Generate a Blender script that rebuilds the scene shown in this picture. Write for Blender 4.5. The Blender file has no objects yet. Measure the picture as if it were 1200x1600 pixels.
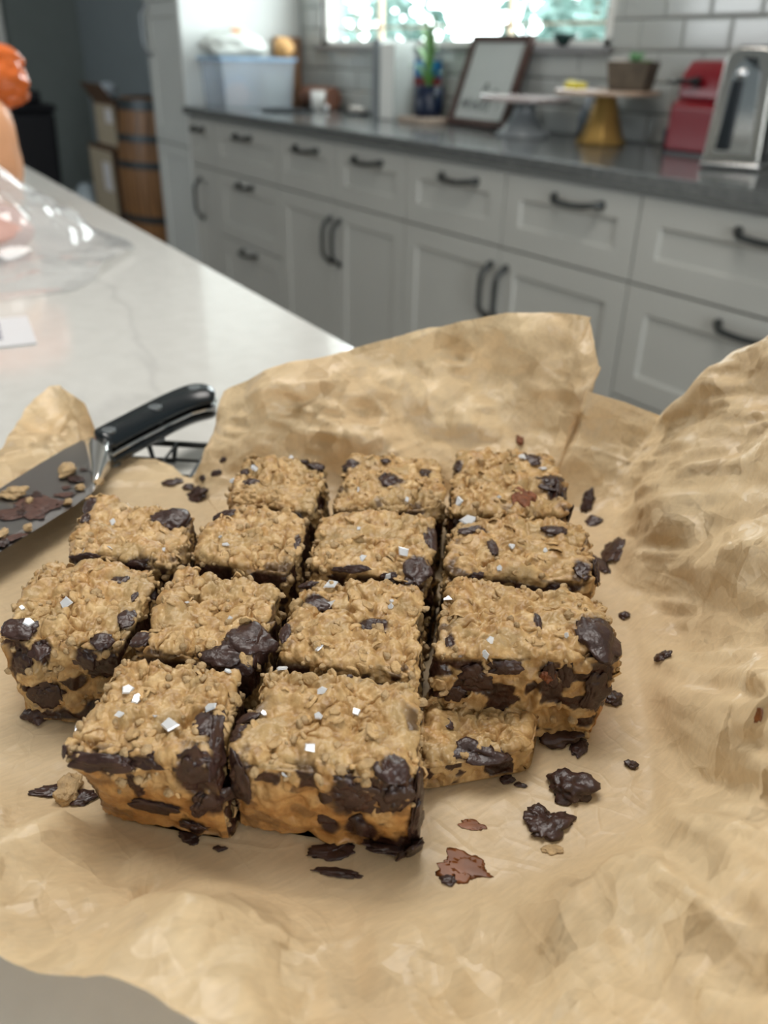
import bpy, bmesh, math
import numpy as np
from mathutils import Vector, Matrix, Quaternion

sc = bpy.context.scene
col = sc.collection
rng = np.random.default_rng(7)
Z0 = 1.122                      # camera height above the floor

# ------------------------------------------------------------ camera
PITCH, ROLL, YAW, FPX = 0.50410497, 0.0217539, 2.54459501, 1288.0
FW = np.array([math.cos(PITCH) * math.cos(YAW), math.cos(PITCH) * math.sin(YAW), -math.sin(PITCH)])
_rt = np.array([math.sin(YAW), -math.cos(YAW), 0.0]); _up = np.cross(_rt, FW)
RT = math.cos(ROLL) * _rt + math.sin(ROLL) * _up
UP = -math.sin(ROLL) * _rt + math.cos(ROLL) * _up
cam = bpy.data.cameras.new('camera'); camo = bpy.data.objects.new('camera', cam); col.objects.link(camo)
m = Matrix(((RT[0], UP[0], -FW[0], 0), (RT[1], UP[1], -FW[1], 0), (RT[2], UP[2], -FW[2], Z0), (0, 0, 0, 1)))
camo.matrix_world = m
cam.sensor_fit = 'HORIZONTAL'; cam.sensor_width = 24.0; cam.lens = 24.0 * FPX / 1200.0
cam.clip_start = 0.01; cam.clip_end = 60
cam.dof.use_dof = True; cam.dof.focus_distance = 0.258; cam.dof.aperture_fstop = 9.4
sc.camera = camo

# ------------------------------------------------------------ world, lights, exposure
sc.view_settings.view_transform = 'Standard'; sc.view_settings.look = 'None'
sc.view_settings.gamma = 1.0; sc.view_settings.use_curve_mapping = False
sc.view_settings.exposure = 0.06
sc.cycles.use_denoising = True
sc.cycles.max_bounces = 7; sc.cycles.diffuse_bounces = 4; sc.cycles.glossy_bounces = 3
sc.cycles.transmission_bounces = 5; sc.cycles.transparent_max_bounces = 12
sc.cycles.caustics_reflective = False; sc.cycles.caustics_refractive = False
sc.cycles.sample_clamp_indirect = 6.0
w = bpy.data.worlds.new('sky'); sc.world = w; w.use_nodes = True
bgn = w.node_tree.nodes['Background']; bgn.inputs[0].default_value = (0.92, 0.97, 1.0, 1); bgn.inputs[1].default_value = 9.0

def area(name, loc, target, sx, sy, power, color):
    l = bpy.data.lights.new(name, 'AREA'); l.shape = 'RECTANGLE'; l.size = sx; l.size_y = sy
    l.energy = power; l.color = color
    o = bpy.data.objects.new(name, l); col.objects.link(o)
    o.location = loc; o.rotation_euler = (Vector(target) - Vector(loc)).to_track_quat('-Z', 'Y').to_euler()
    return o
# daylight comes in by the back window, the glass door on the right and a window behind the viewer: portals for the sky
for nm, loc, tgt, sx, sy in (('sky_portal_back', (-2.835, 2.19, Z0 + .56), (-2.835, -3, Z0 + .56), 1.70, 1.03),
                             ('sky_portal_door', (2.24, -.05, 1.15), (-3, -.05, 1.15), 1.08, 2.26),
                             ('sky_portal_front', (-4.8, -2.54, 1.85), (-4.8, 3, 1.85), 1.36, 1.06)):
    pl = area(nm, loc, tgt, sx, sy, 1, (1, 1, 1)); pl.data.cycles.is_portal = True
area('overhead_fill', (-0.7, 0.35, Z0 + 1.44), (-0.7, 0.35, 0), 0.6, 1.3, 23, (1.0, 0.96, 0.91))  # unseen fill lamp added overhead to brighten the island and the bar tops

# ------------------------------------------------------------ helpers
def ray(x, y): return FW * FPX + RT * (x - 600) - UP * (y - 800)
def onz(x, y, z): r = ray(x, y); return r * (z / r[2])          # point seen at (x, y) at height z below/above the eye
def ony(x, y, Y): r = ray(x, y); return r * (Y / r[1])
def onx(x, y, X): r = ray(x, y); return r * (X / r[0])
def pj(p):
    p = np.asarray(p, float); d = p @ FW
    return np.stack([600 + FPX * (p @ RT) / d, 800 - FPX * (p @ UP) / d], -1)
def W(p): return Vector((float(p[0]), float(p[1]), float(p[2]) + Z0))

def hsh(ix, iy, iz, s):
    n = (ix.astype(np.int64) * 73856093) ^ (iy.astype(np.int64) * 19349663) ^ (iz.astype(np.int64) * 83492791) ^ (s * 1013904223)
    n &= 0xffffffff; n = ((n ^ (n >> 13)) * 1274126177) & 0xffffffff; n ^= n >> 16; n = (n * 2246822519) & 0xffffffff; n ^= n >> 15
    return n / 4294967296.0
def vn(p, s=0):
    i = np.floor(p).astype(np.int64); f = p - i; f = f * f * (3 - 2 * f); r = 0
    for a in (0, 1):
        wx = f[:, 0] if a else 1 - f[:, 0]
        for b in (0, 1):
            wy = f[:, 1] if b else 1 - f[:, 1]
            for c in (0, 1):
                wz = f[:, 2] if c else 1 - f[:, 2]
                r = r + wx * wy * wz * hsh(i[:, 0] + a, i[:, 1] + b, i[:, 2] + c, s)
    return r
def fbm(p, s=0, o=3):
    r = 0; a = 1; t = 0
    for k in range(o): r = r + a * vn(p * 2 ** k, s + k); t += a; a *= .5
    return r / t
def worley(p, s=0):
    i = np.floor(p).astype(np.int64); f1 = np.full(len(p), 9.); f2 = f1.copy()
    for a in (-1, 0, 1):
        for b in (-1, 0, 1):
            for c in (-1, 0, 1):
                x, y, z = i[:, 0] + a, i[:, 1] + b, i[:, 2] + c
                d = (x + hsh(x, y, z, s) - p[:, 0]) ** 2 + (y + hsh(x, y, z, s + 1) - p[:, 1]) ** 2 + (z + hsh(x, y, z, s + 2) - p[:, 2]) ** 2
                f2 = np.minimum(f2, np.maximum(f1, d)); f1 = np.minimum(f1, d)
    return np.sqrt(f1), np.sqrt(f2)
def facet(q, s=0):
    """continuous piecewise-flat noise on a triangle lattice: the look of crumpled paper"""
    sk = (q[:, 0] + q[:, 1]) * 0.36602540378; u = q[:, 0] + sk; v = q[:, 1] + sk
    i = np.floor(u).astype(np.int64); j = np.floor(v).astype(np.int64); a = u - i; b = v - j; z = np.zeros_like(i)
    h00 = hsh(i, j, z, s); h11 = hsh(i + 1, j + 1, z, s); h10 = hsh(i + 1, j, z, s); h01 = hsh(i, j + 1, z, s)
    lo = a >= b
    return np.where(lo, h00 * (1 - a) + h10 * (a - b) + h11 * b, h00 * (1 - b) + h01 * (b - a) + h11 * a)
def sst(x, a, b): t = np.clip((x - a) / (b - a), 0, 1); return t * t * (3 - 2 * t)

def mesh_np(name, V, Fq, smooth=True, attrs=None):
    me = bpy.data.meshes.new(name); nf, k = Fq.shape
    me.vertices.add(len(V)); me.vertices.foreach_set('co', np.asarray(V, np.float32).ravel())
    me.loops.add(nf * k); me.loops.foreach_set('vertex_index', Fq.astype(np.int32).ravel())
    me.polygons.add(nf); me.polygons.foreach_set('loop_start', np.arange(0, nf * k, k, dtype=np.int32))
    me.polygons.foreach_set('loop_total', np.full(nf, k, np.int32))
    me.polygons.foreach_set('use_smooth', np.full(nf, smooth))
    me.update(calc_edges=True)
    for n, a in (attrs or {}).items():
        at = me.attributes.new(n, 'FLOAT', 'POINT'); at.data.foreach_set('value', np.asarray(a, np.float32))
    return me
def normals_np(V, F):
    n = np.cross(V[F[:, 2]] - V[F[:, 0]], V[F[:, 3 if F.shape[1] > 3 else 1]] - V[F[:, 1 if F.shape[1] > 3 else 0]])
    out = np.zeros_like(V)
    for k in range(F.shape[1]):
        for c in range(3): out[:, c] += np.bincount(F[:, k], n[:, c], len(V))
    return out / (np.linalg.norm(out, axis=1, keepdims=True) + 1e-12)

def link(name, me, mat, parent=None, loc=None):
    o = bpy.data.objects.new(name, me); col.objects.link(o)
    if mat is not None:
        for mm in (mat if isinstance(mat, list) else [mat]): o.data.materials.append(mm)
    if parent is not None: o.parent = parent
    if loc is not None: o.location = loc
    return o
def tag(o, label=None, cat=None, group=None, kind=None):
    if label: o['label'] = label
    if cat: o['category'] = cat
    if group: o['group'] = group
    if kind: o['kind'] = kind
    return o
def empty(name, loc, label, cat, group=None, rz=0):
    o = bpy.data.objects.new(name, None); col.objects.link(o); o.location = loc; o.rotation_euler = (0, 0, rz)
    o.empty_display_size = 0.02
    return tag(o, label, cat, group)
def bmobj(name, bm, mat, parent=None, loc=None, smooth=False, bevel=0, seg=2, rot=None):
    me = bpy.data.meshes.new(name); bmesh.ops.recalc_face_normals(bm, faces=bm.faces)
    bm.to_mesh(me); bm.free()
    if smooth: me.polygons.foreach_set('use_smooth', np.full(len(me.polygons), True))
    o = link(name, me, mat, parent, loc)
    if rot: o.rotation_euler = rot
    if bevel:
        b = o.modifiers.new('bevel', 'BEVEL'); b.width = bevel; b.segments = seg; b.limit_method = 'ANGLE'; b.angle_limit = 0.6
        b.harden_normals = False
        me.polygons.foreach_set('use_smooth', np.full(len(me.polygons), True))
        wn = o.modifiers.new('wn', 'WEIGHTED_NORMAL'); wn.keep_sharp = False
    return o
def bx(bm, x0, x1, y0, y1, z0, z1, mi=0):
    v = [bm.verts.new(p) for p in ((x0, y0, z0), (x1, y0, z0), (x1, y1, z0), (x0, y1, z0), (x0, y0, z1), (x1, y0, z1), (x1, y1, z1), (x0, y1, z1))]
    for f in ((0, 3, 2, 1), (4, 5, 6, 7), (0, 1, 5, 4), (1, 2, 6, 5), (2, 3, 7, 6), (3, 0, 4, 7)):
        bm.faces.new([v[i] for i in f]).material_index = mi
    return v
def box(name, x0, x1, y0, y1, z0, z1, mat, parent=None, bevel=0, loc=None, seg=2):
    bm = bmesh.new(); bx(bm, x0, x1, y0, y1, z0, z1); return bmobj(name, bm, mat, parent, loc, bevel=bevel, seg=seg)
def prism(bm, pts, z0, z1, axis='z'):
    def P(a, b, c): return {'z': (a, b, c), 'y': (a, c, b), 'x': (c, a, b)}[axis]
    lo = [bm.verts.new(P(a, b, z0)) for a, b in pts]; hi = [bm.verts.new(P(a, b, z1)) for a, b in pts]
    bm.faces.new(lo[::-1]); bm.faces.new(hi); n = len(pts)
    for i in range(n): bm.faces.new((lo[i], lo[(i + 1) % n], hi[(i + 1) % n], hi[i]))
def lathe(bm, prof, seg=32, cx=0, cy=0):
    rings = []
    for r, z in prof:
        if r < 1e-6: rings.append([bm.verts.new((cx, cy, z))])
        else: rings.append([bm.verts.new((cx + r * math.cos(2 * math.pi * k / seg), cy + r * math.sin(2 * math.pi * k / seg), z)) for k in range(seg)])
    for a, b in zip(rings, rings[1:]):
        for k in range(seg):
            k2 = (k + 1) % seg
            q = [a[k % len(a)], a[k2 % len(a)], b[k2 % len(b)], b[k % len(b)]]
            q = [v for i, v in enumerate(q) if v not in q[:i]]
            if len(q) > 2: bm.faces.new(q)
def tube(bm, pts, r, seg=8, cap=True):
    pts = [Vector(p) for p in pts]; n = len(pts); rings = []
    rr = r if hasattr(r, '__len__') else [r] * n
    t0 = (pts[1] - pts[0]).normalized(); u = t0.orthogonal().normalized()
    for i, p in enumerate(pts):
        t = (pts[min(i + 1, n - 1)] - pts[max(i - 1, 0)]).normalized()
        u = (u - t * u.dot(t)); u = u.normalized() if u.length > 1e-6 else t.orthogonal().normalized(); v = t.cross(u)
        rings.append([bm.verts.new(p + (u * math.cos(2 * math.pi * k / seg) + v * math.sin(2 * math.pi * k / seg)) * rr[i]) for k in range(seg)])
    for a, b in zip(rings, rings[1:]):
        for k in range(seg): bm.faces.new((a[k], a[(k + 1) % seg], b[(k + 1) % seg], b[k]))
    if cap: bm.faces.new(rings[0][::-1]); bm.faces.new(rings[-1])

# ------------------------------------------------------------ materials
def newmat(name):
    mt = bpy.data.materials.new(name); mt.use_nodes = True; nt = mt.node_tree
    return mt, nt, nt.nodes['Principled BSDF']
def nd(nt, t, **k):
    n = nt.nodes.new(t)
    for a, b in k.items():
        if a.startswith('i_'): n.inputs[int(a[2:])].default_value = b
        else: setattr(n, a, b)
    return n
def simple(name, c, rough=0.5, metal=0.0, spec=0.5, noise=0.0, nscale=8.0, bump=0.0, bscale=60.0, **kw):
    mt, nt, b = newmat(name)
    b.inputs['Base Color'].default_value = (*c, 1); b.inputs['Roughness'].default_value = rough
    b.inputs['Metallic'].default_value = metal; b.inputs['Specular IOR Level'].default_value = spec
    tc = nd(nt, 'ShaderNodeTexCoord')
    if noise or bump:
        if noise:
            n = nd(nt, 'ShaderNodeTexNoise'); n.inputs['Scale'].default_value = nscale; n.inputs['Detail'].default_value = 4
            nt.links.new(tc.outputs['Object'], n.inputs['Vector'])
            r = nd(nt, 'ShaderNodeMapRange'); r.inputs[1].default_value = .3; r.inputs[2].default_value = .7; r.inputs[3].default_value = 1 - noise; r.inputs[4].default_value = 1 + noise
            nt.links.new(n.outputs['Fac'], r.inputs[0])
            mx = nd(nt, 'ShaderNodeVectorMath', operation='SCALE'); mx.inputs[0].default_value = c; nt.links.new(r.outputs[0], mx.inputs['Scale'])
            nt.links.new(mx.outputs[0], b.inputs['Base Color'])
        if bump:
            n2 = nd(nt, 'ShaderNodeTexNoise'); n2.inputs['Scale'].default_value = bscale; n2.inputs['Detail'].default_value = 5
            nt.links.new(tc.outputs['Object'], n2.inputs['Vector'])
            bp = nd(nt, 'ShaderNodeBump'); bp.inputs['Strength'].default_value = bump; bp.inputs['Distance'].default_value = .002
            nt.links.new(n2.outputs['Fac'], bp.inputs['Height']); nt.links.new(bp.outputs[0], b.inputs['Normal'])
    for k, v in kw.items(): b.inputs[k].default_value = v
    return mt
def ramp(nt, pts):
    r = nd(nt, 'ShaderNodeValToRGB'); e = r.color_ramp.elements
    while len(e) < len(pts): e.new(.5)
    for i, (p, c) in enumerate(pts): e[i].position = p; e[i].color = (*c, 1)
    return r

M = {}
M['wall'] = simple('painted_wall', (0.23, 0.27, 0.285), .8, noise=.03, bump=.1)
M['wall_l'] = simple('painted_wall_left', (0.19, 0.22, 0.21), .8, noise=.03, bump=.1)
M['ceil'] = simple('ceiling_paint', (0.66, 0.64, 0.60), .9, noise=.02)
M['floor'] = simple('floor_wood', (0.20, 0.14, 0.09), .45, noise=.25, nscale=5)
M['grout'] = simple('grout', (0.07, 0.075, 0.07), .9, noise=.08, nscale=40)
M['tile'] = simple('glazed_tile', (0.46, 0.48, 0.46), .12, noise=.03, nscale=3, bump=.15, bscale=9)
M['cab'] = simple('cabinet_paint', (0.415, 0.415, 0.385), .38, noise=.015, nscale=4)
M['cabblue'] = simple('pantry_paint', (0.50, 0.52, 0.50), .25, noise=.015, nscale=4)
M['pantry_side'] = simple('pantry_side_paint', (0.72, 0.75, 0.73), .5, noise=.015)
M['pull'] = simple('dark_pull', (0.05, 0.055, 0.055), .35, metal=.7, noise=.1)
M['nickel'] = simple('nickel_pull', (0.25, 0.27, 0.28), .3, metal=.9, noise=.05)
M['sill'] = simple('sill', (0.20, 0.20, 0.20), .4, noise=.05)
M['white'] = simple('white_paint', (0.82, 0.82, 0.78), .4, noise=.02)
M['muntin'] = simple('muntin', (0.62, 0.50, 0.36), .5, noise=.05)
M['oven'] = simple('dark_plastic', (0.006, 0.007, 0.012), .55, noise=.1)
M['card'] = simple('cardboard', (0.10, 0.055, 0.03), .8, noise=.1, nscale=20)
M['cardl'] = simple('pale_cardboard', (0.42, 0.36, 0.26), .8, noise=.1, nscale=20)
M['hoop'] = simple('barrel_hoop', (0.035, 0.045, 0.05), .45, metal=.5, noise=.15)
M['steel'] = simple('brushed_steel', (0.60, 0.58, 0.54), .22, metal=1, noise=.03, nscale=3)
M['chrome'] = simple('chrome', (0.80, 0.80, 0.80), .08, metal=1, noise=.02)
M['black'] = simple('black_plastic', (0.010, 0.014, 0.018), .28, noise=.1)
M['red'] = simple('red_enamel', (0.25, 0.006, 0.016), .3, noise=.05)
M['gold'] = simple('brass', (0.48, 0.30, 0.09), .38, metal=.75, noise=.08)
M['standtop'] = simple('stand_top', (0.50, 0.36, 0.26), .35, noise=.2, nscale=12)
M['marble'] = simple('pale_marble', (0.42, 0.36, 0.345), .2, noise=.12, nscale=10)
M['greyglaze'] = simple('grey_glaze', (0.24, 0.26, 0.27), .25, noise=.05)
M['planter'] = simple('weathered_planter', (0.10, 0.078, 0.055), .8, noise=.3, nscale=30)
M['walnut'] = simple('walnut_frame', (0.065, 0.032, 0.024), .5, noise=.3, nscale=18)
M['artpaper'] = simple('art_paper', (0.50, 0.53, 0.51), .5, noise=.02)
M['ink'] = simple('ink', (0.03, 0.04, 0.04), .6, noise=.2)
M['navy'] = simple('navy_pot', (0.006, 0.014, 0.04), .3, noise=.1)
M['leaf'] = simple('leaf', (0.10, 0.24, 0.06), .4, noise=.3, nscale=20)
M['leaf2'] = simple('pale_leaf', (0.16, 0.36, 0.16), .5, noise=.3, nscale=20)
M['soil'] = simple('soil', (0.03, 0.02, 0.015), .9, noise=.3)
M['petal'] = simple('petal', (0.62, 0.58, 0.52), .6, noise=.1)
M['lemon'] = simple('lemon', (0.66, 0.56, 0.04), .4, noise=.15, nscale=30)
M['cover'] = simple('book_cover', (0.52, 0.56, 0.54), .4, noise=.03)
M['bluecan'] = simple('blue_print', (0.015, 0.16, 0.36), .4, noise=.1)
M['redprint'] = simple('red_print', (0.22, 0.03, 0.03), .4, noise=.2, nscale=30)
M['paleprint'] = simple('pale_print', (0.48, 0.38, 0.30), .5, noise=.2, nscale=30)
M['board'] = simple('oak_board', (0.30, 0.16, 0.085), .5, noise=.2, nscale=15)
M['copper'] = simple('brown_roll', (0.32, 0.15, 0.10), .35, noise=.2, nscale=20)
M['bagwhite'] = simple('white_bag', (0.72, 0.76, 0.72), .3, noise=.06, nscale=20)
M['orange'] = simple('orange_label', (0.80, 0.28, 0.05), .4, noise=.1)
M['paleorange'] = simple('orange_pack', (0.78, 0.45, 0.18), .4, noise=.15, nscale=20)
M['orangebag'] = simple('orange_bag', (0.72, 0.16, 0.035), .16, noise=.2, nscale=9, bump=.3, bscale=30)
M['peachbag'] = simple('peach_bag', (0.80, 0.40, 0.21), .4, noise=.12, nscale=9, bump=.3, bscale=30)
M['pink'] = simple('pink_loaf', (0.62, 0.36, 0.30), .5, noise=.2, nscale=12)
M['label'] = simple('sticker', (0.74, 0.74, 0.76), .5, noise=.01)
M['inkgrey'] = simple('sticker_ink', (0.22, 0.22, 0.28), .6, noise=.05)
M['wire'] = simple('rack_wire', (0.012, 0.014, 0.014), .4, metal=.3, noise=.1)
M['handle'] = simple('handle_black', (0.010, 0.014, 0.017), .22, noise=.1)
M['rivet'] = simple('rivet', (0.20, 0.22, 0.23), .45, metal=.8, noise=.05)
M['bolster'] = simple('polished_steel', (0.68, 0.67, 0.65), .2, metal=1, noise=.03)
M['blade'] = simple('blade_steel', (0.42, 0.40, 0.395), .30, metal=1, noise=.05, nscale=14)
M['smear'] = simple('chocolate_film', (0.10, 0.048, 0.036), .45, noise=.35, nscale=400)
M['foliage'] = simple('garden_leaves', (0.15, 0.245, 0.22), .6, noise=.4, nscale=3)
M['fence'] = simple('garden_fence', (0.85, 0.88, 0.86), .7, noise=.06)
M['patio'] = simple('garden_paving', (0.6, 0.6, 0.56), .8, noise=.08)
M['islandbody'] = simple('island_paint', (0.6, 0.6, 0.57), .5, noise=.02)

# stone tops
def stone(name, c1, c2, rough, vein=None):
    mt, nt, b = newmat(name); tc = nd(nt, 'ShaderNodeTexCoord')
    n = nd(nt, 'ShaderNodeTexNoise'); n.inputs['Scale'].default_value = 60; n.inputs['Detail'].default_value = 6
    nt.links.new(tc.outputs['Object'], n.inputs['Vector'])
    r = ramp(nt, [(.35, c1), (.65, c2)]); nt.links.new(n.outputs['Fac'], r.inputs[0]); out = r.outputs[0]
    if vein:
        wn = nd(nt, 'ShaderNodeTexNoise'); wn.inputs['Scale'].default_value = 1.3; wn.inputs['Detail'].default_value = 6; wn.inputs['Distortion'].default_value = .6
        nt.links.new(tc.outputs['Object'], wn.inputs['Vector'])
        s = nd(nt, 'ShaderNodeMath', operation='SUBTRACT'); s.inputs[1].default_value = .5; nt.links.new(wn.outputs['Fac'], s.inputs[0])
        a = nd(nt, 'ShaderNodeMath', operation='ABSOLUTE'); nt.links.new(s.outputs[0], a.inputs[0])
        mr = nd(nt, 'ShaderNodeMapRange'); mr.inputs[1].default_value = 0; mr.inputs[2].default_value = .008; mr.inputs[3].default_value = .22; mr.inputs[4].default_value = 0
        nt.links.new(a.outputs[0], mr.inputs[0])
        mx = nd(nt, 'ShaderNodeMix', data_type='RGBA'); nt.links.new(mr.outputs[0], mx.inputs[0]); nt.links.new(out, mx.inputs[6]); mx.inputs[7].default_value = (*vein, 1); out = mx.outputs[2]
    nt.links.new(out, b.inputs['Base Color']); b.inputs['Roughness'].default_value = rough
    return mt
M['quartz'] = stone('white_quartz', (0.66, 0.655, 0.62), (0.70, 0.695, 0.66), .10, (0.34, 0.33, 0.33))
M['greystone'] = stone('grey_stone', (0.085, 0.09, 0.09), (0.13, 0.135, 0.13), .15)

# barrel oak
def oak():
    mt, nt, b = newmat('barrel_oak'); tc = nd(nt, 'ShaderNodeTexCoord'); mp = nd(nt, 'ShaderNodeMapping'); mp.inputs['Scale'].default_value = (40, 40, 3)
    nt.links.new(tc.outputs['Object'], mp.inputs[0]); n = nd(nt, 'ShaderNodeTexNoise'); n.inputs['Scale'].default_value = 1; nt.links.new(mp.outputs[0], n.inputs['Vector'])
    r = ramp(nt, [(.3, (0.11, 0.05, 0.016)), (.7, (0.27, 0.13, 0.045))]); nt.links.new(n.outputs['Fac'], r.inputs[0]); nt.links.new(r.outputs[0], b.inputs['Base Color']); b.inputs['Roughness'].default_value = .5
    return mt
M['oak'] = oak()

def film(name, tint, gl, rough=.12, alpha=.2):
    """thin clear sheet: mostly see-through with a glossy skin"""
    mt = bpy.data.materials.new(name); mt.use_nodes = True; nt = mt.node_tree; nt.nodes.remove(nt.nodes['Principled BSDF']); out = nt.nodes['Material Output']
    tr = nd(nt, 'ShaderNodeBsdfTransparent'); tr.inputs[0].default_value = (*tint, 1)
    g = nd(nt, 'ShaderNodeBsdfGlossy'); g.inputs['Roughness'].default_value = rough; g.inputs[0].default_value = (1, 1, 1, 1)
    d = nd(nt, 'ShaderNodeBsdfDiffuse'); d.inputs[0].default_value = (.8, .82, .84, 1)
    fr = nd(nt, 'ShaderNodeFresnel'); fr.inputs[0].default_value = 1.35
    ad = nd(nt, 'ShaderNodeMath', operation='ADD'); ad.inputs[1].default_value = gl; ad.use_clamp = True
    ge = nd(nt, 'ShaderNodeNewGeometry'); fc = nd(nt, 'ShaderNodeMath', operation='SUBTRACT'); fc.inputs[0].default_value = 1; nt.links.new(ge.outputs['Backfacing'], fc.inputs[1])
    fm = nd(nt, 'ShaderNodeMath', operation='MULTIPLY'); nt.links.new(fr.outputs[0], fm.inputs[0]); nt.links.new(fc.outputs[0], fm.inputs[1]); nt.links.new(fm.outputs[0], ad.inputs[0])
    m1 = nd(nt, 'ShaderNodeMixShader'); m1.inputs[0].default_value = alpha; nt.links.new(tr.outputs[0], m1.inputs[1]); nt.links.new(d.outputs[0], m1.inputs[2])
    m2 = nd(nt, 'ShaderNodeMixShader'); nt.links.new(ad.outputs[0], m2.inputs[0]); nt.links.new(m1.outputs[0], m2.inputs[1]); nt.links.new(g.outputs[0], m2.inputs[2])
    nt.links.new(m2.outputs[0], out.inputs[0]); return mt
M['pane'] = film('window_glass', (.97, .99, .98), 0.0, .02, 0.0)
M['filmbag'] = film('clear_bag_film', (.98, .97, .96), .04, .10, .30)
M['tub'] = film('clear_tub', (.80, .87, .93), .03, .2, .28)
M['salt'] = film('salt_crystal', (.98, .98, .98), .12, .15, .75)

# parchment
def parchment():
    mt, nt, b = newmat('brown_parchment'); out = nt.nodes['Material Output']; tc = nd(nt, 'ShaderNodeTexCoord')
    n = nd(nt, 'ShaderNodeTexNoise'); n.inputs['Scale'].default_value = 22; n.inputs['Detail'].default_value = 6; nt.links.new(tc.outputs['Object'], n.inputs['Vector'])
    r = ramp(nt, [(.3, (0.73, 0.545, 0.33)), (.55, (0.80, 0.62, 0.385)), (.8, (0.85, 0.68, 0.44))]); nt.links.new(n.outputs['Fac'], r.inputs[0])
    # fibres
    mp = nd(nt, 'ShaderNodeMapping'); mp.inputs['Scale'].default_value = (900, 160, 500); mp.inputs['Rotation'].default_value = (0, 0, .9); nt.links.new(tc.outputs['Object'], mp.inputs[0])
    n2 = nd(nt, 'ShaderNodeTexNoise'); n2.inputs['Scale'].default_value = 1; n2.inputs['Detail'].default_value = 3; nt.links.new(mp.outputs[0], n2.inputs['Vector'])
    mr = nd(nt, 'ShaderNodeMapRange'); mr.inputs[1].default_value = .3; mr.inputs[2].default_value = .7; mr.inputs[3].default_value = .93; mr.inputs[4].default_value = 1.06; nt.links.new(n2.outputs['Fac'], mr.inputs[0])
    # greasy baked patch under the bars: attribute grease
    at = nd(nt, 'ShaderNodeAttribute', attribute_name='grease')
    gm = nd(nt, 'ShaderNodeMix', data_type='RGBA'); nt.links.new(at.outputs['Fac'], gm.inputs[0]); nt.links.new(r.outputs[0], gm.inputs[6]); gm.inputs[7].default_value = (0.74, 0.57, 0.36, 1)
    s = nd(nt, 'ShaderNodeVectorMath', operation='SCALE'); nt.links.new(gm.outputs[2], s.inputs[0]); nt.links.new(mr.outputs[0], s.inputs['Scale'])
    nt.links.new(s.outputs[0], b.inputs['Base Color']); b.inputs['Roughness'].default_value = .36; b.inputs['Specular IOR Level'].default_value = .45
    bp = nd(nt, 'ShaderNodeBump'); bp.inputs['Strength'].default_value = .5; bp.inputs['Distance'].default_value = .0006
    n3 = nd(nt, 'ShaderNodeTexNoise'); n3.inputs['Scale'].default_value = 130; n3.inputs['Detail'].default_value = 5; nt.links.new(tc.outputs['Object'], n3.inputs['Vector'])
    # fine crease network
    wv = nd(nt, 'ShaderNodeTexNoise'); wv.inputs['Scale'].default_value = 45; nt.links.new(tc.outputs['Object'], wv.inputs['Vector'])
    wa = nd(nt, 'ShaderNodeVectorMath', operation='SCALE'); wa.inputs['Scale'].default_value = .010; nt.links.new(wv.outputs['Color'], wa.inputs[0])
    wb = nd(nt, 'ShaderNodeVectorMath', operation='ADD'); nt.links.new(tc.outputs['Object'], wb.inputs[0]); nt.links.new(wa.outputs[0], wb.inputs[1])
    hh = n3.outputs['Fac']
    for sc_v, wd_, amt in ((38, .06, .55), (95, .08, .25)):
        vo = nd(nt, 'ShaderNodeTexVoronoi', feature='DISTANCE_TO_EDGE'); vo.inputs['Scale'].default_value = sc_v; nt.links.new(wb.outputs[0], vo.inputs['Vector'])
        vr = nd(nt, 'ShaderNodeMapRange'); vr.inputs[1].default_value = 0; vr.inputs[2].default_value = wd_; vr.inputs[3].default_value = amt; vr.inputs[4].default_value = 0; nt.links.new(vo.outputs['Distance'], vr.inputs[0])
        va = nd(nt, 'ShaderNodeMath', operation='ADD'); nt.links.new(hh, va.inputs[0]); nt.links.new(vr.outputs[0], va.inputs[1]); hh = va.outputs[0]
    nt.links.new(hh, bp.inputs['Height'])
    # small flat facets of crumpled paper: each cell leans its own way
    ri = nd(nt, 'ShaderNodeAttribute', attribute_name='rise'); ge = nd(nt, 'ShaderNodeNewGeometry'); acc = ge.outputs['Normal']
    for sc_v, amt, ax in ((30, .42, (1, .5, .8)), (58, .52, (.5, 1, .9)), (120, .42, (1, .6, .7)), (240, .2, (.7, 1, 1))):
        mpv = nd(nt, 'ShaderNodeMapping'); mpv.inputs['Scale'].default_value = ax; mpv.inputs['Rotation'].default_value = (0, 0, sc_v * .31); nt.links.new(wb.outputs[0], mpv.inputs[0])
        vo = nd(nt, 'ShaderNodeTexVoronoi', feature='F1'); vo.inputs['Scale'].default_value = sc_v; nt.links.new(mpv.outputs[0], vo.inputs['Vector'])
        sb = nd(nt, 'ShaderNodeVectorMath', operation='SUBTRACT'); sb.inputs[1].default_value = (.5, .5, .5); nt.links.new(vo.outputs['Color'], sb.inputs[0])
        k1 = nd(nt, 'ShaderNodeVectorMath', operation='SCALE'); k1.inputs['Scale'].default_value = amt; nt.links.new(sb.outputs[0], k1.inputs[0])
        k2 = nd(nt, 'ShaderNodeVectorMath', operation='SCALE'); nt.links.new(k1.outputs[0], k2.inputs[0]); nt.links.new(ri.outputs['Fac'], k2.inputs['Scale'])
        ad_ = nd(nt, 'ShaderNodeVectorMath', operation='ADD'); nt.links.new(acc, ad_.inputs[0]); nt.links.new(k2.outputs[0], ad_.inputs[1]); acc = ad_.outputs[0]
    nz = nd(nt, 'ShaderNodeVectorMath', operation='NORMALIZE'); nt.links.new(acc, nz.inputs[0]); nt.links.new(nz.outputs[0], bp.inputs['Normal']); nt.links.new(bp.outputs[0], b.inputs['Normal'])
    tl = nd(nt, 'ShaderNodeBsdfTranslucent'); tl.inputs[0].default_value = (0.86, 0.60, 0.33, 1); nt.links.new(bp.outputs[0], tl.inputs['Normal'])
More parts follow.
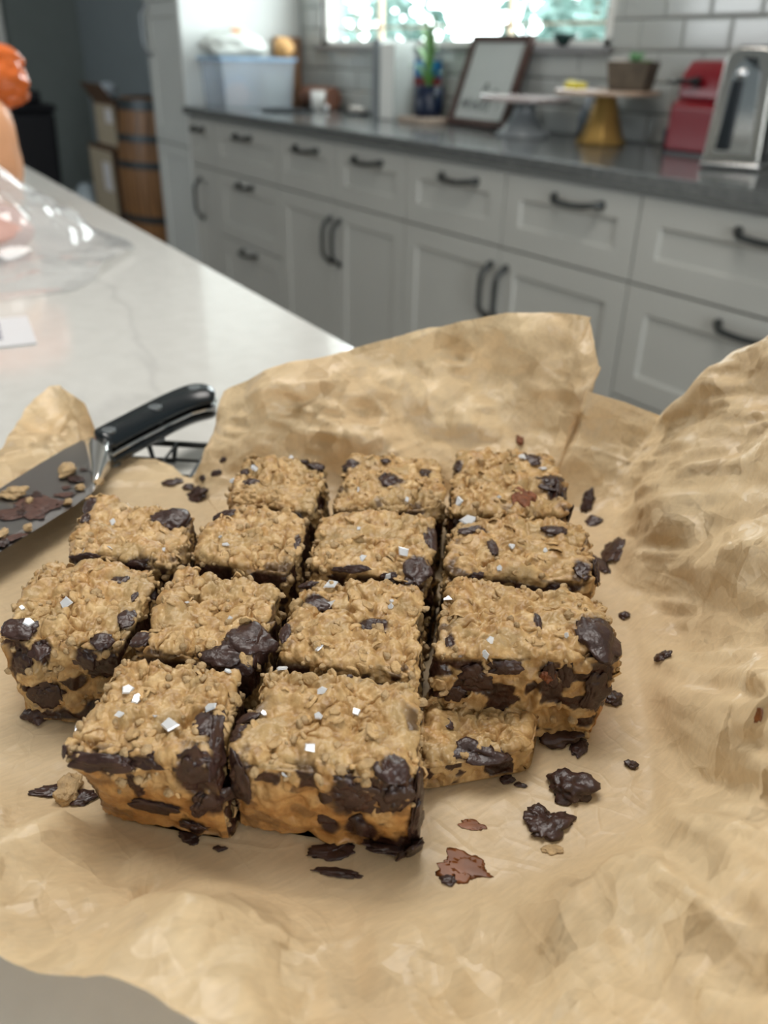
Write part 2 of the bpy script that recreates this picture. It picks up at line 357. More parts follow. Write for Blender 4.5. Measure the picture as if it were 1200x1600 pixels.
    mx = nd(nt, 'ShaderNodeMixShader'); mx.inputs[0].default_value = .24; nt.links.new(b.outputs[0], mx.inputs[1]); nt.links.new(tl.outputs[0], mx.inputs[2]); nt.links.new(mx.outputs[0], out.inputs[0])
    return mt
M['parchment'] = parchment()

# cookie dough: colour by the attributes of the dough (chocolate-stained, baked crust), fine grain by noise
def dough(name='oat_dough'):
    mt, nt, b = newmat(name); tc = nd(nt, 'ShaderNodeTexCoord')
    n = nd(nt, 'ShaderNodeTexNoise'); n.inputs['Scale'].default_value = 260; n.inputs['Detail'].default_value = 5; nt.links.new(tc.outputs['Object'], n.inputs['Vector'])
    r = ramp(nt, [(.30, (0.34, 0.185, 0.065)), (.50, (0.52, 0.325, 0.135)), (.72, (0.70, 0.485, 0.235))]); nt.links.new(n.outputs['Fac'], r.inputs[0])
    t = nd(nt, 'ShaderNodeAttribute', attribute_name='tone')
    g = nd(nt, 'ShaderNodeMix', data_type='RGBA'); nt.links.new(t.outputs['Fac'], g.inputs[0]); nt.links.new(r.outputs[0], g.inputs[6]); g.inputs[7].default_value = (0.46, 0.315, 0.145, 1)
    c = nd(nt, 'ShaderNodeAttribute', attribute_name='crust')
    cr = ramp(nt, [(.3, (0.36, 0.155, 0.04)), (.7, (0.56, 0.30, 0.095))]); nt.links.new(n.outputs['Fac'], cr.inputs[0])
    g2 = nd(nt, 'ShaderNodeMix', data_type='RGBA'); nt.links.new(c.outputs['Fac'], g2.inputs[0]); nt.links.new(g.outputs[2], g2.inputs[6]); nt.links.new(cr.outputs[0], g2.inputs[7])
    ch = nd(nt, 'ShaderNodeAttribute', attribute_name='choc')
    cc = ramp(nt, [(.3, (0.020, 0.008, 0.005)), (.75, (0.060, 0.022, 0.014))]); nt.links.new(n.outputs['Fac'], cc.inputs[0])
    g3 = nd(nt, 'ShaderNodeMix', data_type='RGBA'); nt.links.new(ch.outputs['Fac'], g3.inputs[0]); nt.links.new(g2.outputs[2], g3.inputs[6]); nt.links.new(cc.outputs[0], g3.inputs[7])
    nt.links.new(g3.outputs[2], b.inputs['Base Color'])
    rr = nd(nt, 'ShaderNodeMapRange'); nt.links.new(ch.outputs['Fac'], rr.inputs[0]); rr.inputs[3].default_value = .36; rr.inputs[4].default_value = .30; nt.links.new(rr.outputs[0], b.inputs['Roughness'])
    b.inputs['Specular IOR Level'].default_value = .5
    b.inputs['Subsurface Weight'].default_value = 0.0
    bp = nd(nt, 'ShaderNodeBump'); bp.inputs['Strength'].default_value = .55; bp.inputs['Distance'].default_value = .0006
    n2 = nd(nt, 'ShaderNodeTexNoise'); n2.inputs['Scale'].default_value = 900; n2.inputs['Detail'].default_value = 5; nt.links.new(tc.outputs['Object'], n2.inputs['Vector'])
    nt.links.new(n2.outputs['Fac'], bp.inputs['Height']); nt.links.new(bp.outputs[0], b.inputs['Normal'])
    return mt
M['dough'] = dough()
M['flake'] = simple('oat_flake', (0.57, 0.37, 0.165), .5, noise=.28, nscale=180, bump=.5, bscale=900)
M['choc'] = simple('dark_chocolate', (0.046, 0.022, 0.017), .33, noise=.35, nscale=160, bump=.25, bscale=500)
M['nut'] = simple('brown_nut', (0.20, 0.062, 0.022), .5, noise=.4, nscale=300, bump=.6, bscale=700)
M['crumb'] = simple('crumb', (0.50, 0.34, 0.17), .6, noise=.25, nscale=300, bump=.6, bscale=900)
M['caramel'] = simple('caramel_stain', (0.19, 0.058, 0.012), .4, noise=.4, nscale=90)

# ============================================================ THE SETTING
YF, YE, YW = 1.537, 1.516, 2.12            # cabinet fronts, counter edge, back wall
CT = -0.208                                # counter height relative to the eye
FLR, CEIL = -Z0, 1.50
XL, XR, YN = -7.47, 2.2, -2.5
WX0, WX1, WZ0, WZ1 = -3.69, -1.975, 0.041, 1.08
def zb(name, x0, x1, y0, y1, z0, z1, mat, parent=None, bevel=0, seg=2):   # box given with heights relative to the eye
    return box(name, x0, x1, y0, y1, z0 + Z0, z1 + Z0, mat, parent, bevel, seg=seg)
def S(o): o['kind'] = 'structure'; return o
S(zb('floor', XL - .1, XR + .1, YN - .1, YW + .12, FLR - .1, FLR, M['floor']))
S(zb('ceiling', XL - .1, XR + .1, YN - .1, YW + .12, CEIL, CEIL + .1, M['ceil']))
bm = bmesh.new()
for a in ((XL - .1, WX0, FLR, CEIL), (WX1, XR + .1, FLR, CEIL), (WX0, WX1, FLR, WZ0), (WX0, WX1, WZ1, CEIL)):
    bx(bm, a[0], a[1], YW + .006, YW + .12, a[2] + Z0, a[3] + Z0)
wall_back = S(bmobj('wall_back', bm, M['wall']))
S(zb('wall_left', XL - .1, XL, YN, YW + .006, FLR, CEIL, M['wall_l']))
bm = bmesh.new()                                             # right wall with the opening of the glass door
bx(bm, XR, XR + .1, YN, -0.6, 0, CEIL + Z0); bx(bm, XR, XR + .1, 0.5, YW + .006, 0, CEIL + Z0); bx(bm, XR, XR + .1, -0.6, 0.5, 2.3, CEIL + Z0)
S(bmobj('wall_right', bm, M['wall']))
bm = bmesh.new()
bx(bm, XL, -5.5, YN - .1, YN, 0, CEIL + Z0); bx(bm, -4.1, XR, YN - .1, YN, 0, CEIL + Z0); bx(bm, -5.5, -4.1, YN - .1, YN, 0, 1.3); bx(bm, -5.5, -4.1, YN - .1, YN, 2.4, CEIL + Z0)
S(bmobj('wall_front', bm, M['wall']))
# grout bed and tiles of the splashback
gb = bmesh.new()
for a in ((-3.88, WX0, CT, .60), (WX1, -0.2, CT, .60), (WX0, WX1, CT, WZ0)):
    bx(gb, a[0], a[1], YW, YW + .006, a[2] + Z0, a[3] + Z0)
S(bmobj('trim_1', gb, M['grout']))
tw, th, gap = .1525, .0796, .0034
def tile_mesh(w_, h_):
    bm = bmesh.new(); b = .007; d = .006
    o = [(-w_ / 2, -h_ / 2), (w_ / 2, -h_ / 2), (w_ / 2, h_ / 2), (-w_ / 2, h_ / 2)]; i_ = [(a - math.copysign(b, a), c - math.copysign(b, c)) for a, c in o]
    vo = [bm.verts.new((a, 0, c)) for a, c in o]; ve = [bm.verts.new((a, -d * .45, c)) for a, c in o]; vi = [bm.verts.new((a, -d, c)) for a, c in i_]
    for k in range(4):
        k2 = (k + 1) % 4; bm.faces.new((vo[k], vo[k2], ve[k2], ve[k])); bm.faces.new((ve[k], ve[k2], vi[k2], vi[k]))
    bm.faces.new(vi); bmesh.ops.recalc_face_normals(bm, faces=bm.faces); me = bpy.data.meshes.new('tile'); bm.to_mesh(me); bm.free(); me.materials.append(M['tile']); return me
tcache = {}
for r_ in range(-4, 7):
    z0 = .0297 + (r_) * th; z1 = z0 + th
    if z1 > .60 or z0 < CT - .05: continue
    z0 = max(z0, CT)
    off = -1.866 if r_ % 2 == 0 else -1.939 + .1525 * .5 * 0
    k0 = math.floor((-3.88 - off) / tw)
    for k in range(k0, k0 + 25):
        xa, xb = off + k * tw, off + (k + 1) * tw
        xa = max(xa, -3.88); xb = min(xb, -.2)
        segs = [(xa, xb)]
        if z1 > WZ0 + .012 and z0 < WZ1:                     # cut by the window
            za = z0
            segs = []
            if xa < WX0: segs.append((xa, min(xb, WX0)))
            if xb > WX1: segs.append((max(xa, WX1), xb))
        for (p, q) in segs:
            if q - p < .02: continue
            key = (round(q - p, 3), round(z1 - z0, 3))
            if key not in tcache: tcache[key] = tile_mesh(q - p - gap, z1 - z0 - gap)
            o = link('tile', tcache[key], None, wall_back); o.location = ((p + q) / 2, YW, (z0 + z1) / 2 + Z0)
# window: frame, sashes, muntins, panes, sill
wf = bmesh.new(); f_ = .035
for a in ((WX0, WX0 + f_, WZ0, WZ1), (WX1 - f_, WX1, WZ0, WZ1), (WX0, WX1, WZ0, WZ0 + f_ * .5), (WX0, WX1, WZ1 - f_, WZ1)):
    bx(wf, a[0], a[1], YW + .008, YW + .05, a[2] + Z0, a[3] + Z0)
window = S(bmobj('window_1', wf, M['white']))
for xm, wd in ((-3.26, .02), (-2.46, .012)):
    zb('muntin', xm - wd / 2, xm + wd / 2, YW + .015, YW + .04, WZ0 + .018, WZ1 - f_, M['muntin'], window)
for zm in (.105, .55): zb('muntin', WX0 + f_, WX1 - f_, YW + .018, YW + .036, zm - .004, zm + .004, M['muntin'], window)
xs = [WX0 + f_, -3.27, -2.466, WX1 - f_]
for a, b in zip(xs, xs[1:]): zb('pane', a, b, YW + .026, YW + .028, WZ0 + .018, WZ1 - f_, M['pane'], window)
S(zb('trim_2', WX0 - .02, WX1 + .02, YW - .03, YW + .05, WZ0 - .022, WZ0, M['sill'], bevel=.002))
# baseboards
S(zb('baseboard_left', XL, XL + .015, YN, YW, FLR, FLR + .1, M['white']))
# the garden outside
tag(zb('garden_paving', -9, 4, YW + .13, 9, FLR - .2, FLR - .1, M['patio']), kind='structure')
fen = empty('garden_fence', (-3, 5.6, Z0 + FLR), 'pale board fence seen blurred through the kitchen window', 'fence')
for k in range(24):
    zb('board', -8.2 + k * .42, -8.2 + k * .42 + .39, 5.55, 5.58, FLR, -.2 + .03 * math.sin(k * 1.7), M['fence']).parent = fen
for o in fen.children: o.location = (3, -5.6, 0)
def shrub(cx, cy, h, r, label, sd):
    rg = np.random.default_rng(sd); root = empty('garden_shrub', (cx, cy, 0), label, 'shrub')
    bm = bmesh.new(); tube(bm, [(0, 0, 0), (.05, 0, h * .4), (0, .05, h * .8)], [.05, .04, .015], 8); bmobj('trunk', bm, M['oak'], root, smooth=True)
    n = 330; P = rg.normal(size=(n, 3)); P /= np.linalg.norm(P, axis=1, keepdims=True); P *= (rg.random((n, 1)) ** .4)
    P = P * np.array([r, r, h * .42]) + np.array([0, 0, h * .62])
    V = []; F = []
    for p in P:
        a = rg.normal(size=3); a /= np.linalg.norm(a); b = np.cross(a, rg.normal(size=3)); b /= np.linalg.norm(b); s = .07 + .06 * rg.random(); i = len(V)
        V += [p - a * s, p + b * s * .45, p + a * s, p - b * s * .45]; F.append((i, i + 1, i + 2, i + 3))
    o = link('foliage', mesh_np('foliage', np.array(V), np.array(F), False), M['foliage'], root); o['kind'] = 'stuff'
shrub(-7.6, 4.7, 1.85, .5, 'pale green shrub outside, at the pantry end of the window', 1)
shrub(-6.3, 4.4, 1.7, .42, 'green shrub outside the window behind the arching potted plant', 2)
shrub(-5.3, 5.0, 2.0, .40, 'narrow green shrub outside, behind the leaning picture', 4)
shrub(-4.5, 4.6, 1.95, .42, 'slim green shrub outside the window near its tiled right side', 3)

# ============================================================ CABINETS
def shaker(x0, x1, z0, z1, px0, px1, pz0, pz1, name, parent, mat):
    """front with a recessed flat panel, facing -y"""
    bm = bmesh.new(); y0, y1, rc = YF, YF + .02, .009
    O = [(x0, z0), (x1, z0), (x1, z1), (x0, z1)]; I = [(px0, pz0), (px1, pz0), (px1, pz1), (px0, pz1)]
    c = .0045; I2 = [(px0 + c, pz0 + c), (px1 - c, pz0 + c), (px1 - c, pz1 - c), (px0 + c, pz1 - c)]
    mk = lambda L, y: [bm.verts.new((a, y, b + Z0)) for a, b in L]
    ob, of, if_, ii = mk(O, y1), mk(O, y0), mk(I, y0), mk(I2, y0 + rc)
    bm.faces.new(ob)
    for k in range(4):
        j = (k + 1) % 4
        bm.faces.new((ob[k], ob[j], of[j], of[k])); bm.faces.new((of[k], of[j], if_[j], if_[k])); bm.faces.new((if_[k], if_[j], ii[j], ii[k]))
    bm.faces.new(ii)
    return bmobj(name, bm, mat, parent, bevel=.0012, seg=2)
def pull(parent, cx, cz, L, vertical=False, mat=None, r=.0072, bow=.028, arch=.008):
    """bow handle: two feet and an arched flat bar"""
    bm = bmesh.new(); n = 14; pts = []
    for i in range(n + 1):
        t = i / n * 2 - 1; s = (1 - abs(t) ** 3.2)
        y = YF - .004 - bow * min(1, s * 1.3) ; a = t * L / 2; d = -arch * (1 - t * t)
        pts.append((cx + d, y, cz + a + Z0) if vertical else (cx + a, y, cz + d + Z0))
    pts = [(pts[0][0], YF, pts[0][2])] + pts + [(pts[-1][0], YF, pts[-1][2])]
    rr = [r * 1.5, r * 1.35] + [r] * (len(pts) - 4) + [r * 1.35, r * 1.5]
    tube(bm, pts, rr, 10); return bmobj('handle', bm, mat or M['pull'], parent, smooth=True)
G = .0028
def front(kind, x0, x1, z0, z1, parent, handle=None, rail=.058, mat=None, hm=None):
    x0 += G; x1 -= G; z0 += G; z1 -= G
    d = shaker(x0, x1, z0, z1, x0 + rail, x1 - rail, z0 + rail, z1 - rail, kind, parent, mat or M['cab'])
    if handle: pull(d, *handle, mat=hm or M['pull'])
    return d
ZT, Z1, Z2, ZB, ZK = -.252, -.443, -.714, -1.012, -1.02
def cabinet(x0, x1, label):
    root = empty('base_cabinet', (0, 0, 0), label, 'cabinet', 'base cabinets under the grey worktop')
    zb('body', x0 + .0015, x1 - .0005, YF + .021, YW + .004, ZK, CT - .0305, M['cab'], root)
    zb('toe_kick', x0 + .001, x1 - .001, YF + .07, YF + .085, FLR, ZK, M['sill'], root)
    return root
hl = .155
c1 = cabinet(-1.281, -.372, 'white base cabinet of deep drawers beneath the steel toaster')
for (a, b, hz, L) in ((Z1, ZT, -.29, hl), (Z2, Z1, -.476, hl), (ZB, Z2, -.747, hl)): front('drawer', -1.281, -.372, a, b, c1, (-.95, hz, L))
c2 = cabinet(-2.182, -1.281, 'white base cabinet beneath the two cake stands, two doors under two drawers')
xm = -1.7315
front('drawer', -2.182, xm, Z1, ZT, c2, (-1.925, -.29, hl)); front('drawer', xm, -1.281, Z1, ZT, c2, (-1.47, -.29, hl))
front('door', -2.182, xm, ZB, Z1, c2, (xm - .03, -.565, .145, True)); front('door', xm, -1.281, ZB, Z1, c2, (xm + .032, -.565, .145, True))
c3 = cabinet(-3.026, -2.182, 'white base cabinet beneath the picture and the books, with paired door pulls')
xm = -2.602
front('drawer', -3.026, xm, Z1, ZT, c3, (-2.80, -.29, hl)); front('drawer', xm, -2.182, Z1, ZT, c3, (-2.395, -.29, hl))
front('door', -3.026, xm, ZB, Z1, c3, (xm - .032, -.575, .15, True)); front('door', xm, -2.182, ZB, Z1, c3, (xm + .032, -.575, .15, True))
c4 = cabinet(-3.62, -3.026, 'white three-drawer base cabinet with shallow front left of the window')
for (a, b, hz) in ((Z1, ZT, -.29), (Z2, Z1, -.475), (ZB, Z2, -.745)): front('drawer', -3.62, -3.026, a, b, c4, (-3.32, hz, .13))
c5 = cabinet(-3.897, -3.62, 'narrow white base cabinet squeezed against the tall pantry')
front('drawer', -3.90, -3.62, Z1, ZT, c5, (-3.77, -.29, .10)); front('door', -3.90, -3.62, ZB, Z1, c5, (-3.80, -.585, .17, True))
tag(zb('worktop', -3.897, -.30, YE, YW - .0005, CT - .03, CT, M['greystone'], bevel=.002), 'dark grey polished stone worktop along the tiled wall', 'worktop')
# tall pantry
pn = empty('pantry_cabinet', (0, 0, 0), 'tall white pantry cabinet with long nickel handle beside the grey wall', 'cabinet')
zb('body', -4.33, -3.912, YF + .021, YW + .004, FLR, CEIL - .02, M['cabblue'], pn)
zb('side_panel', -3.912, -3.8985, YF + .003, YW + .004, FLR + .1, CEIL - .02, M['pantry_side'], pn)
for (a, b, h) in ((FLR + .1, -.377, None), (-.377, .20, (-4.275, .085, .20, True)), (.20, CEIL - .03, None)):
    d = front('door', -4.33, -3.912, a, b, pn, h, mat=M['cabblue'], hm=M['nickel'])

# ============================================================ ISLAND
isl = empty('kitchen_island', (0, 0, 0), 'kitchen island with a glossy white quartz top holding the baking', 'kitchen island')
bm = bmesh.new(); e = lambda x: .3243 - .0387 * x
prism(bm, [(.75, e(.75)), (-2.45, e(-2.45)), (-2.45, -.62), (.75, -.62)], CT - .03 + Z0, CT + Z0)
bmobj('stone_top', bm, M['quartz'], isl, bevel=.002)
bm = bmesh.new(); prism(bm, [(.7, e(.7) - .04), (-2.4, e(-2.4) - .04), (-2.4, -.35), (.7, -.35)], 0, CT - .0305 + Z0)
bmobj('island_base', bm, M['islandbody'], isl)

# ============================================================ THINGS ON THE GREY WORKTOP
ZC = CT + Z0 + .0002                                   # top of both counters in world heights
# stainless toaster, rounded, seen end-on
tr = empty('toaster', (-1.232, 1.752, ZC), 'stainless steel rounded toaster with a black lever slot, on the grey worktop', 'toaster', rz=math.radians(24))
def arch(wd, h, r, n=10, x0=0):
    p = [(-wd / 2, x0), (wd / 2, x0)]
    for i in range(n + 1): a = math.pi / 2 * i / n; p.append((wd / 2 - r + r * math.cos(a) - .012 * ((h - r) / h) , h - r + r * math.sin(a)))
    for i in range(n + 1): a = math.pi / 2 + math.pi / 2 * i / n; p.append((-wd / 2 + r + r * math.cos(a) + .012 * ((h - r) / h), h - r + r * math.sin(a)))
    return p
bm = bmesh.new(); prism(bm, arch(.125, .243, .035, 8, .012), 0, .26, 'y'); bmobj('body', bm, M['steel'], tr, bevel=.006, seg=3)
bm = bmesh.new(); prism(bm, arch(.078, .222, .036, 8, .035), -.006, .002, 'y'); bmobj('end_plate', bm, M['chrome'], tr, bevel=.003)
bm = bmesh.new(); prism(bm, [(-.036, .040), (-.004, .040), (-.002, .180), (-.026, .180)], -.014, -.004, 'y'); bmobj('lever_slot', bm, M['black'], tr, bevel=.005)
bm = bmesh.new(); lathe(bm, [(0, -.026), (.008, -.025), (.010, -.019), (.008, -.013), (0, -.012)], 16); o = bmobj('lever_knob', bm, M['chrome'], tr, smooth=True); o.rotation_euler = (math.pi / 2, 0, 0); o.location = (-.010, -.034, .192)
bm = bmesh.new(); bx(bm, -.064, .064, -.003, .263, .002, .014); bmobj('base', bm, M['chrome'], tr, bevel=.003)
bm = bmesh.new(); bx(bm, .0625, .066, .02, .24, .014, .185); bmobj('side_panel', bm, M['black'], tr, bevel=.002)
bm = bmesh.new(); bx(bm, -.030, -.008, .03, .23, .2425, .245); bx(bm, .008, .03, .03, .23, .2425, .245); bmobj('bread_slot', bm, M['black'], tr)
for a in (-.05, .05):
    for b in (.02, .24):
        bm = bmesh.new(); lathe(bm, [(0, 0), (.007, 0), (.007, .003), (0, .003)], 10, a, b); bmobj('foot', bm, M['black'], tr)
# red capsule machine
rm = empty('coffee_machine', (-1.49, 2.015, ZC), 'dark red coffee machine with black side lever behind the toaster', 'coffee machine')
bm = bmesh.new(); prism(bm, [(-.075, .005), (-.075, .115), (-.06, .125), (.09, .125), (.09, .005)], -.085, .085, 'x'); bmobj('lower_body', bm, M['red'], rm, bevel=.01, seg=3)
bm = bmesh.new(); prism(bm, [(-.062, .1255), (-.055, .185), (-.03, .215), (.085, .22), (.085, .1255)], -.08, .08, 'x'); bmobj('upper_body', bm, M['red'], rm, bevel=.01, seg=3)
bm = bmesh.new(); tube(bm, [(-.02, -.062, .168), (-.02, -.082, .17)], [.012, .010], 14); bmobj('lever_hub', bm, M['black'], rm, smooth=True)
bm = bmesh.new(); tube(bm, [(-.02, -.078, .17), (-.07, -.084, .168), (-.10, -.08, .165)], [.006, .005, .004], 10); bmobj('lever', bm, M['black'], rm, smooth=True)
bm = bmesh.new(); bx(bm, -.08, .08, -.07, .085, 0, .005); bmobj('foot_plate', bm, M['black'], rm)
bm = bmesh.new(); lathe(bm, [(0, 0), (.022, 0), (.026, .05), (.023, .05), (.02, .004), (0, .004)], 20)
tag(bmobj('small_cup', bm, M['navy'], loc=(-1.625, 2.035, ZC), smooth=True), 'small dark cup standing left of the red coffee machine', 'cup')
# brass cake stand
gs = empty('cake_stand', (-1.81, 1.955, ZC), 'cake stand with a flared brass foot, holding a planter', 'cake stand')
bm = bmesh.new(); lathe(bm, [(0, 0), (.070, 0), (.072, .008), (.060, .022), (.042, .075), (.030, .118), (.034, .1275), (0, .1275)], 8); bmobj('foot', bm, M['gold'], gs, bevel=.002)
bm = bmesh.new(); lathe(bm, [(0, .1278), (.141, .1278), (.144, .1300), (.144, .1375), (.140, .140), (0, .140)], 48); bmobj('plate', bm, M['standtop'], gs, smooth=False, bevel=.001)
ws = empty('cake_stand', (-2.115, 1.93, ZC), 'grey-footed cake stand with pale pinkish stone plate beside the brass one', 'cake stand')
bm = bmesh.new(); lathe(bm, [(0, 0), (.085, 0), (.086, .006), (.062, .022), (.040, .055), (.032, .085), (.044, .0978), (0, .0978)], 40); bmobj('foot', bm, M['greyglaze'], ws, smooth=True)
bm = bmesh.new(); lathe(bm, [(0, .098), (.138, .098), (.141, .101), (.141, .110), (.137, .113), (0, .113)], 48); bmobj('plate', bm, M['marble'], ws, bevel=.001)
for k, (dx, dy, s) in enumerate(((-.075, -.07, .016), (-.04, -.085, .014), (-.055, -.045, .013))):
    bm = bmesh.new(); bmesh.ops.create_icosphere(bm, subdivisions=3, radius=s)
    for v in bm.verts: v.co.z = max(v.co.z, -s * .4) * 1.0; v.co.x *= 1.25
    zmin = min(v.co.z for v in bm.verts)
    tag(bmobj('lemon_wedge', bm, M['lemon'], loc=(-1.81 + dx, 1.955 + dy, ZC + .1402 - zmin), smooth=True), ['leftmost yellow lemon wedge on the brass cake stand', 'lemon wedge on the brass stand, nearest the planter', 'lemon wedge behind the other two on the brass stand'][k], 'lemon wedge', 'lemon wedges on the brass stand')
pt = empty('planter', (-1.738, 1.965, ZC + .1402), 'weathered tapered wooden planter with small succulents on the brass cake stand', 'planter', rz=math.radians(20))
bm = bmesh.new(); a, b, h = .048, .059, .070
vb = [bm.verts.new((sx * a, sy * a * .75, 0)) for sx, sy in ((-1, -1), (1, -1), (1, 1), (-1, 1))]; vt = [bm.verts.new((sx * b, sy * b * .75, h)) for sx, sy in ((-1, -1), (1, -1), (1, 1), (-1, 1))]
vi = [bm.verts.new((sx * (b - .006), sy * (b * .75 - .006), h)) for sx, sy in ((-1, -1), (1, -1), (1, 1), (-1, 1))]; vj = [bm.verts.new((sx * (b - .008), sy * (b * .75 - .008), h - .012)) for sx, sy in ((-1, -1), (1, -1), (1, 1), (-1, 1))]
bm.faces.new(vb)
for k in range(4):
    j = (k + 1) % 4; bm.faces.new((vb[k], vb[j], vt[j], vt[k])); bm.faces.new((vt[k], vt[j], vi[j], vi[k])); bm.faces.new((vi[k], vi[j], vj[j], vj[k]))
bm.faces.new(vj); bmobj('box', bm, M['planter'], pt, bevel=.0015)
def rosette(parent, x, y, z, r, n, mat, up=.5, name='succulent'):
    bm = bmesh.new()
    for k in range(n):
        a = k * 2.399; rr = r * (1 - .5 * k / n); t = up + .8 * k / n
        d = Vector((math.cos(a) * math.cos(t), math.sin(a) * math.cos(t), math.sin(t))); s = Vector((-math.sin(a), math.cos(a), 0)); q = d.cross(s)
        p = [Vector((0, 0, 0)), d * rr * .55 + s * rr * .28, d * rr, d * rr * .55 - s * rr * .28]; c = [v + q * rr * .12 for v in p]
        lo = [bm.verts.new(v) for v in p]; m_ = bm.verts.new(d * rr * .5 + q * rr * .18); m2 = bm.verts.new(d * rr * .5 - q * rr * .1)
        for i in range(4): bm.faces.new((lo[i], lo[(i + 1) % 4], m_)); bm.faces.new((lo[(i + 1) % 4], lo[i], m2))
    return bmobj(name, bm, mat, parent, loc=(x, y, z), smooth=True)
rosette(pt, -.035, -.01, .058, .042, 22, M['petal'], .3, 'pale_rosette'); rosette(pt, .0, .005, .06, .045, 12, M['leaf2'], .9); rosette(pt, .035, -.008, .06, .026, 16, M['leaf'], .5)
# framed print leaning on the wall
fr = empty('picture_frame', (-2.43, 1.985, ZC + .0075), 'walnut-framed print with black marks leaning against the tiled wall', 'picture')
fr.rotation_euler = (-math.radians(20), 0, 0)
FWd, FH, FB = .305, .292, .022
for n_, a in (('frame_rail', (-FWd / 2, FWd / 2, 0, FB)), ('frame_rail', (-FWd / 2, FWd / 2, FH - FB, FH)), ('frame_rail', (-FWd / 2, -FWd / 2 + FB, FB, FH - FB)), ('frame_rail', (FWd / 2 - FB, FWd / 2, FB, FH - FB))):
    bm = bmesh.new(); bx(bm, a[0], a[1], 0, .022, a[2], a[3]); bmobj(n_, bm, M['walnut'], fr, bevel=.0015)
bm = bmesh.new(); bx(bm, -FWd / 2 + .01, FWd / 2 - .01, .010, .018, .01, FH - .01); bmobj('print', bm, M['artpaper'], fr)
bm = bmesh.new()
def stroke(bm, pts, wd, y=.0095):
    for (a, b), (c, d) in zip(pts, pts[1:]):
        L = math.hypot(c - a, d - b); nx, nz = -(d - b) / L * wd / 2, (c - a) / L * wd / 2
        v = [bm.verts.new(p) for p in ((a + nx, y, b + nz), (c + nx, y, d + nz), (c - nx, y, d - nz), (a - nx, y, b - nz))]; bm.faces.new(v)
stroke(bm, [(-.112, .055), (-.10, .085), (-.088, .06), (-.076, .088), (-.070, .052)], .007)
stroke(bm, [(-.058, .088), (-.046, .055), (-.034, .080), (-.024, .055), (-.014, .086)], .006)
stroke(bm, [(-.008, .05), (.006, .088), (.020, .05)], .007); stroke(bm, [(.022, .088), (.036, .07), (.05, .088)], .007); stroke(bm, [(.036, .07), (.034, .05)], .007)
stroke(bm, [(-.018, .112), (-.004, .142), (.008, .118)], .007); stroke(bm, [(.04, .12), (.06, .12)], .006); stroke(bm, [(.075, .06), (.085, .085)], .006)
bmobj('lettering', bm, M['ink'], fr)
# pot with arching leaves on a small pale board
tag(box('serving_board', -2.78, -2.60, 1.91, 2.05, ZC, ZC + .02, M['paleprint'], bevel=.004), 'pale wooden board under the navy plant pot', 'board')
pp = empty('potted_plant', (-2.69, 1.985, ZC + .0203), 'arching green plant in a navy pot before the window', 'potted plant')
bm = bmesh.new(); lathe(bm, [(0, 0), (.046, 0), (.052, .01), (.055, .10), (.050, .10), (.047, .088), (0, .088)], 32); bmobj('pot', bm, M['navy'], pp, smooth=True)
bm = bmesh.new(); lathe(bm, [(0, .090), (.046, .090)], 24); bmobj('soil', bm, M['soil'], pp)
rg = np.random.default_rng(5)
leafs = [(-.19, .16, .30), (-.14, .22, .26), (-.05, .25, .24), (.10, .20, .26), (.15, .16, .22), (.13, .03, .20), (.11, -.0, .15), (-.09, .10, .22), (.05, .12, .19), (-.10, .06, .28), (.03, .26, .3), (.17, .08, .24)]
for (dx, dz, L) in leafs:
    bm = bmesh.new(); n = 12; dy = rg.uniform(-.05, .03); prev = None
    for i in range(n + 1):
        t = i / n; x = dx * .72 * t ** 1.3; y = dy * t; z = .09 + (dz - .02) * math.sin(t * 2.05) / math.sin(1.6) * .95
        wd = .0085 * math.sin(math.pi * min(1, t * .93 + .07)) ** .7; sx = (wd * .25, wd, 0) if abs(dx) > .08 else (wd, wd * .3, 0)
        a = bm.verts.new((x - sx[0], y - sx[1], z)); c = bm.verts.new((x, y, z - .003)); b = bm.verts.new((x + sx[0], y + sx[1], z))
        if prev: bm.faces.new((prev[0], prev[1], c, a)); bm.faces.new((prev[1], prev[2], b, c))
        prev = (a, c, b)
    bmobj('leaf', bm, M['leaf'], pp, smooth=True)
# books and printed tin
bk = empty('cookbook', (-2.955, 1.925, ZC), 'tall white cookbook standing left of the printed tin', 'book')
box('cover', 0.030, .036, -.0, .09, 0, .262, M['cover'], bk); box('cover', .122, .128, 0, .09, 0, .258, M['cover'], bk, bevel=.001)
box('pages', .0365, .1215, -.0, .088, .003, .252, M['white'], bk)
tag(box('grey_binder', -2.985, -2.945, 1.93, 2.02, ZC, ZC + .266, M['greyglaze'], bevel=.002), 'slim blue-grey binder upright against the left of the white cookbook', 'binder')
tn = empty('printed_tin', (-2.86, 2.065, ZC), 'box printed blue and red behind the navy pot', 'box')
box('pale_base', -.075, .095, -.02, .03, 0, .04, M['paleprint'], tn); box('red_band', -.075, .095, -.02, .03, .0402, .145, M['redprint'], tn); box('blue_band', -.075, .095, -.02, .03, .1452, .20, M['bluecan'], tn)
# dark bowl and glass on the sill
bm = bmesh.new(); lathe(bm, [(0, .0), (.018, 0), (.040, .026), (.043, .034), (.040, .034), (.018, .006), (0, .006)], 28)
tag(bmobj('small_bowl', bm, simple('green_glaze', (.02, .05, .045), .25, noise=.1), loc=(-2.18, 2.135, Z0 + WZ0 + .0005), smooth=True), 'small dark green bowl on the window sill', 'bowl')
bm = bmesh.new(); lathe(bm, [(0, 0), (.024, 0), (.026, .07), (.012, .10), (.011, .14), (.013, .145), (.010, .145), (.010, .10), (.023, .068), (.022, .004), (0, .004)], 24)
tag(bmobj('glass_bottle', bm, M['tub'], loc=(-2.00, 2.085, ZC), smooth=True), 'small clear glass bottle behind the cake stands', 'bottle')
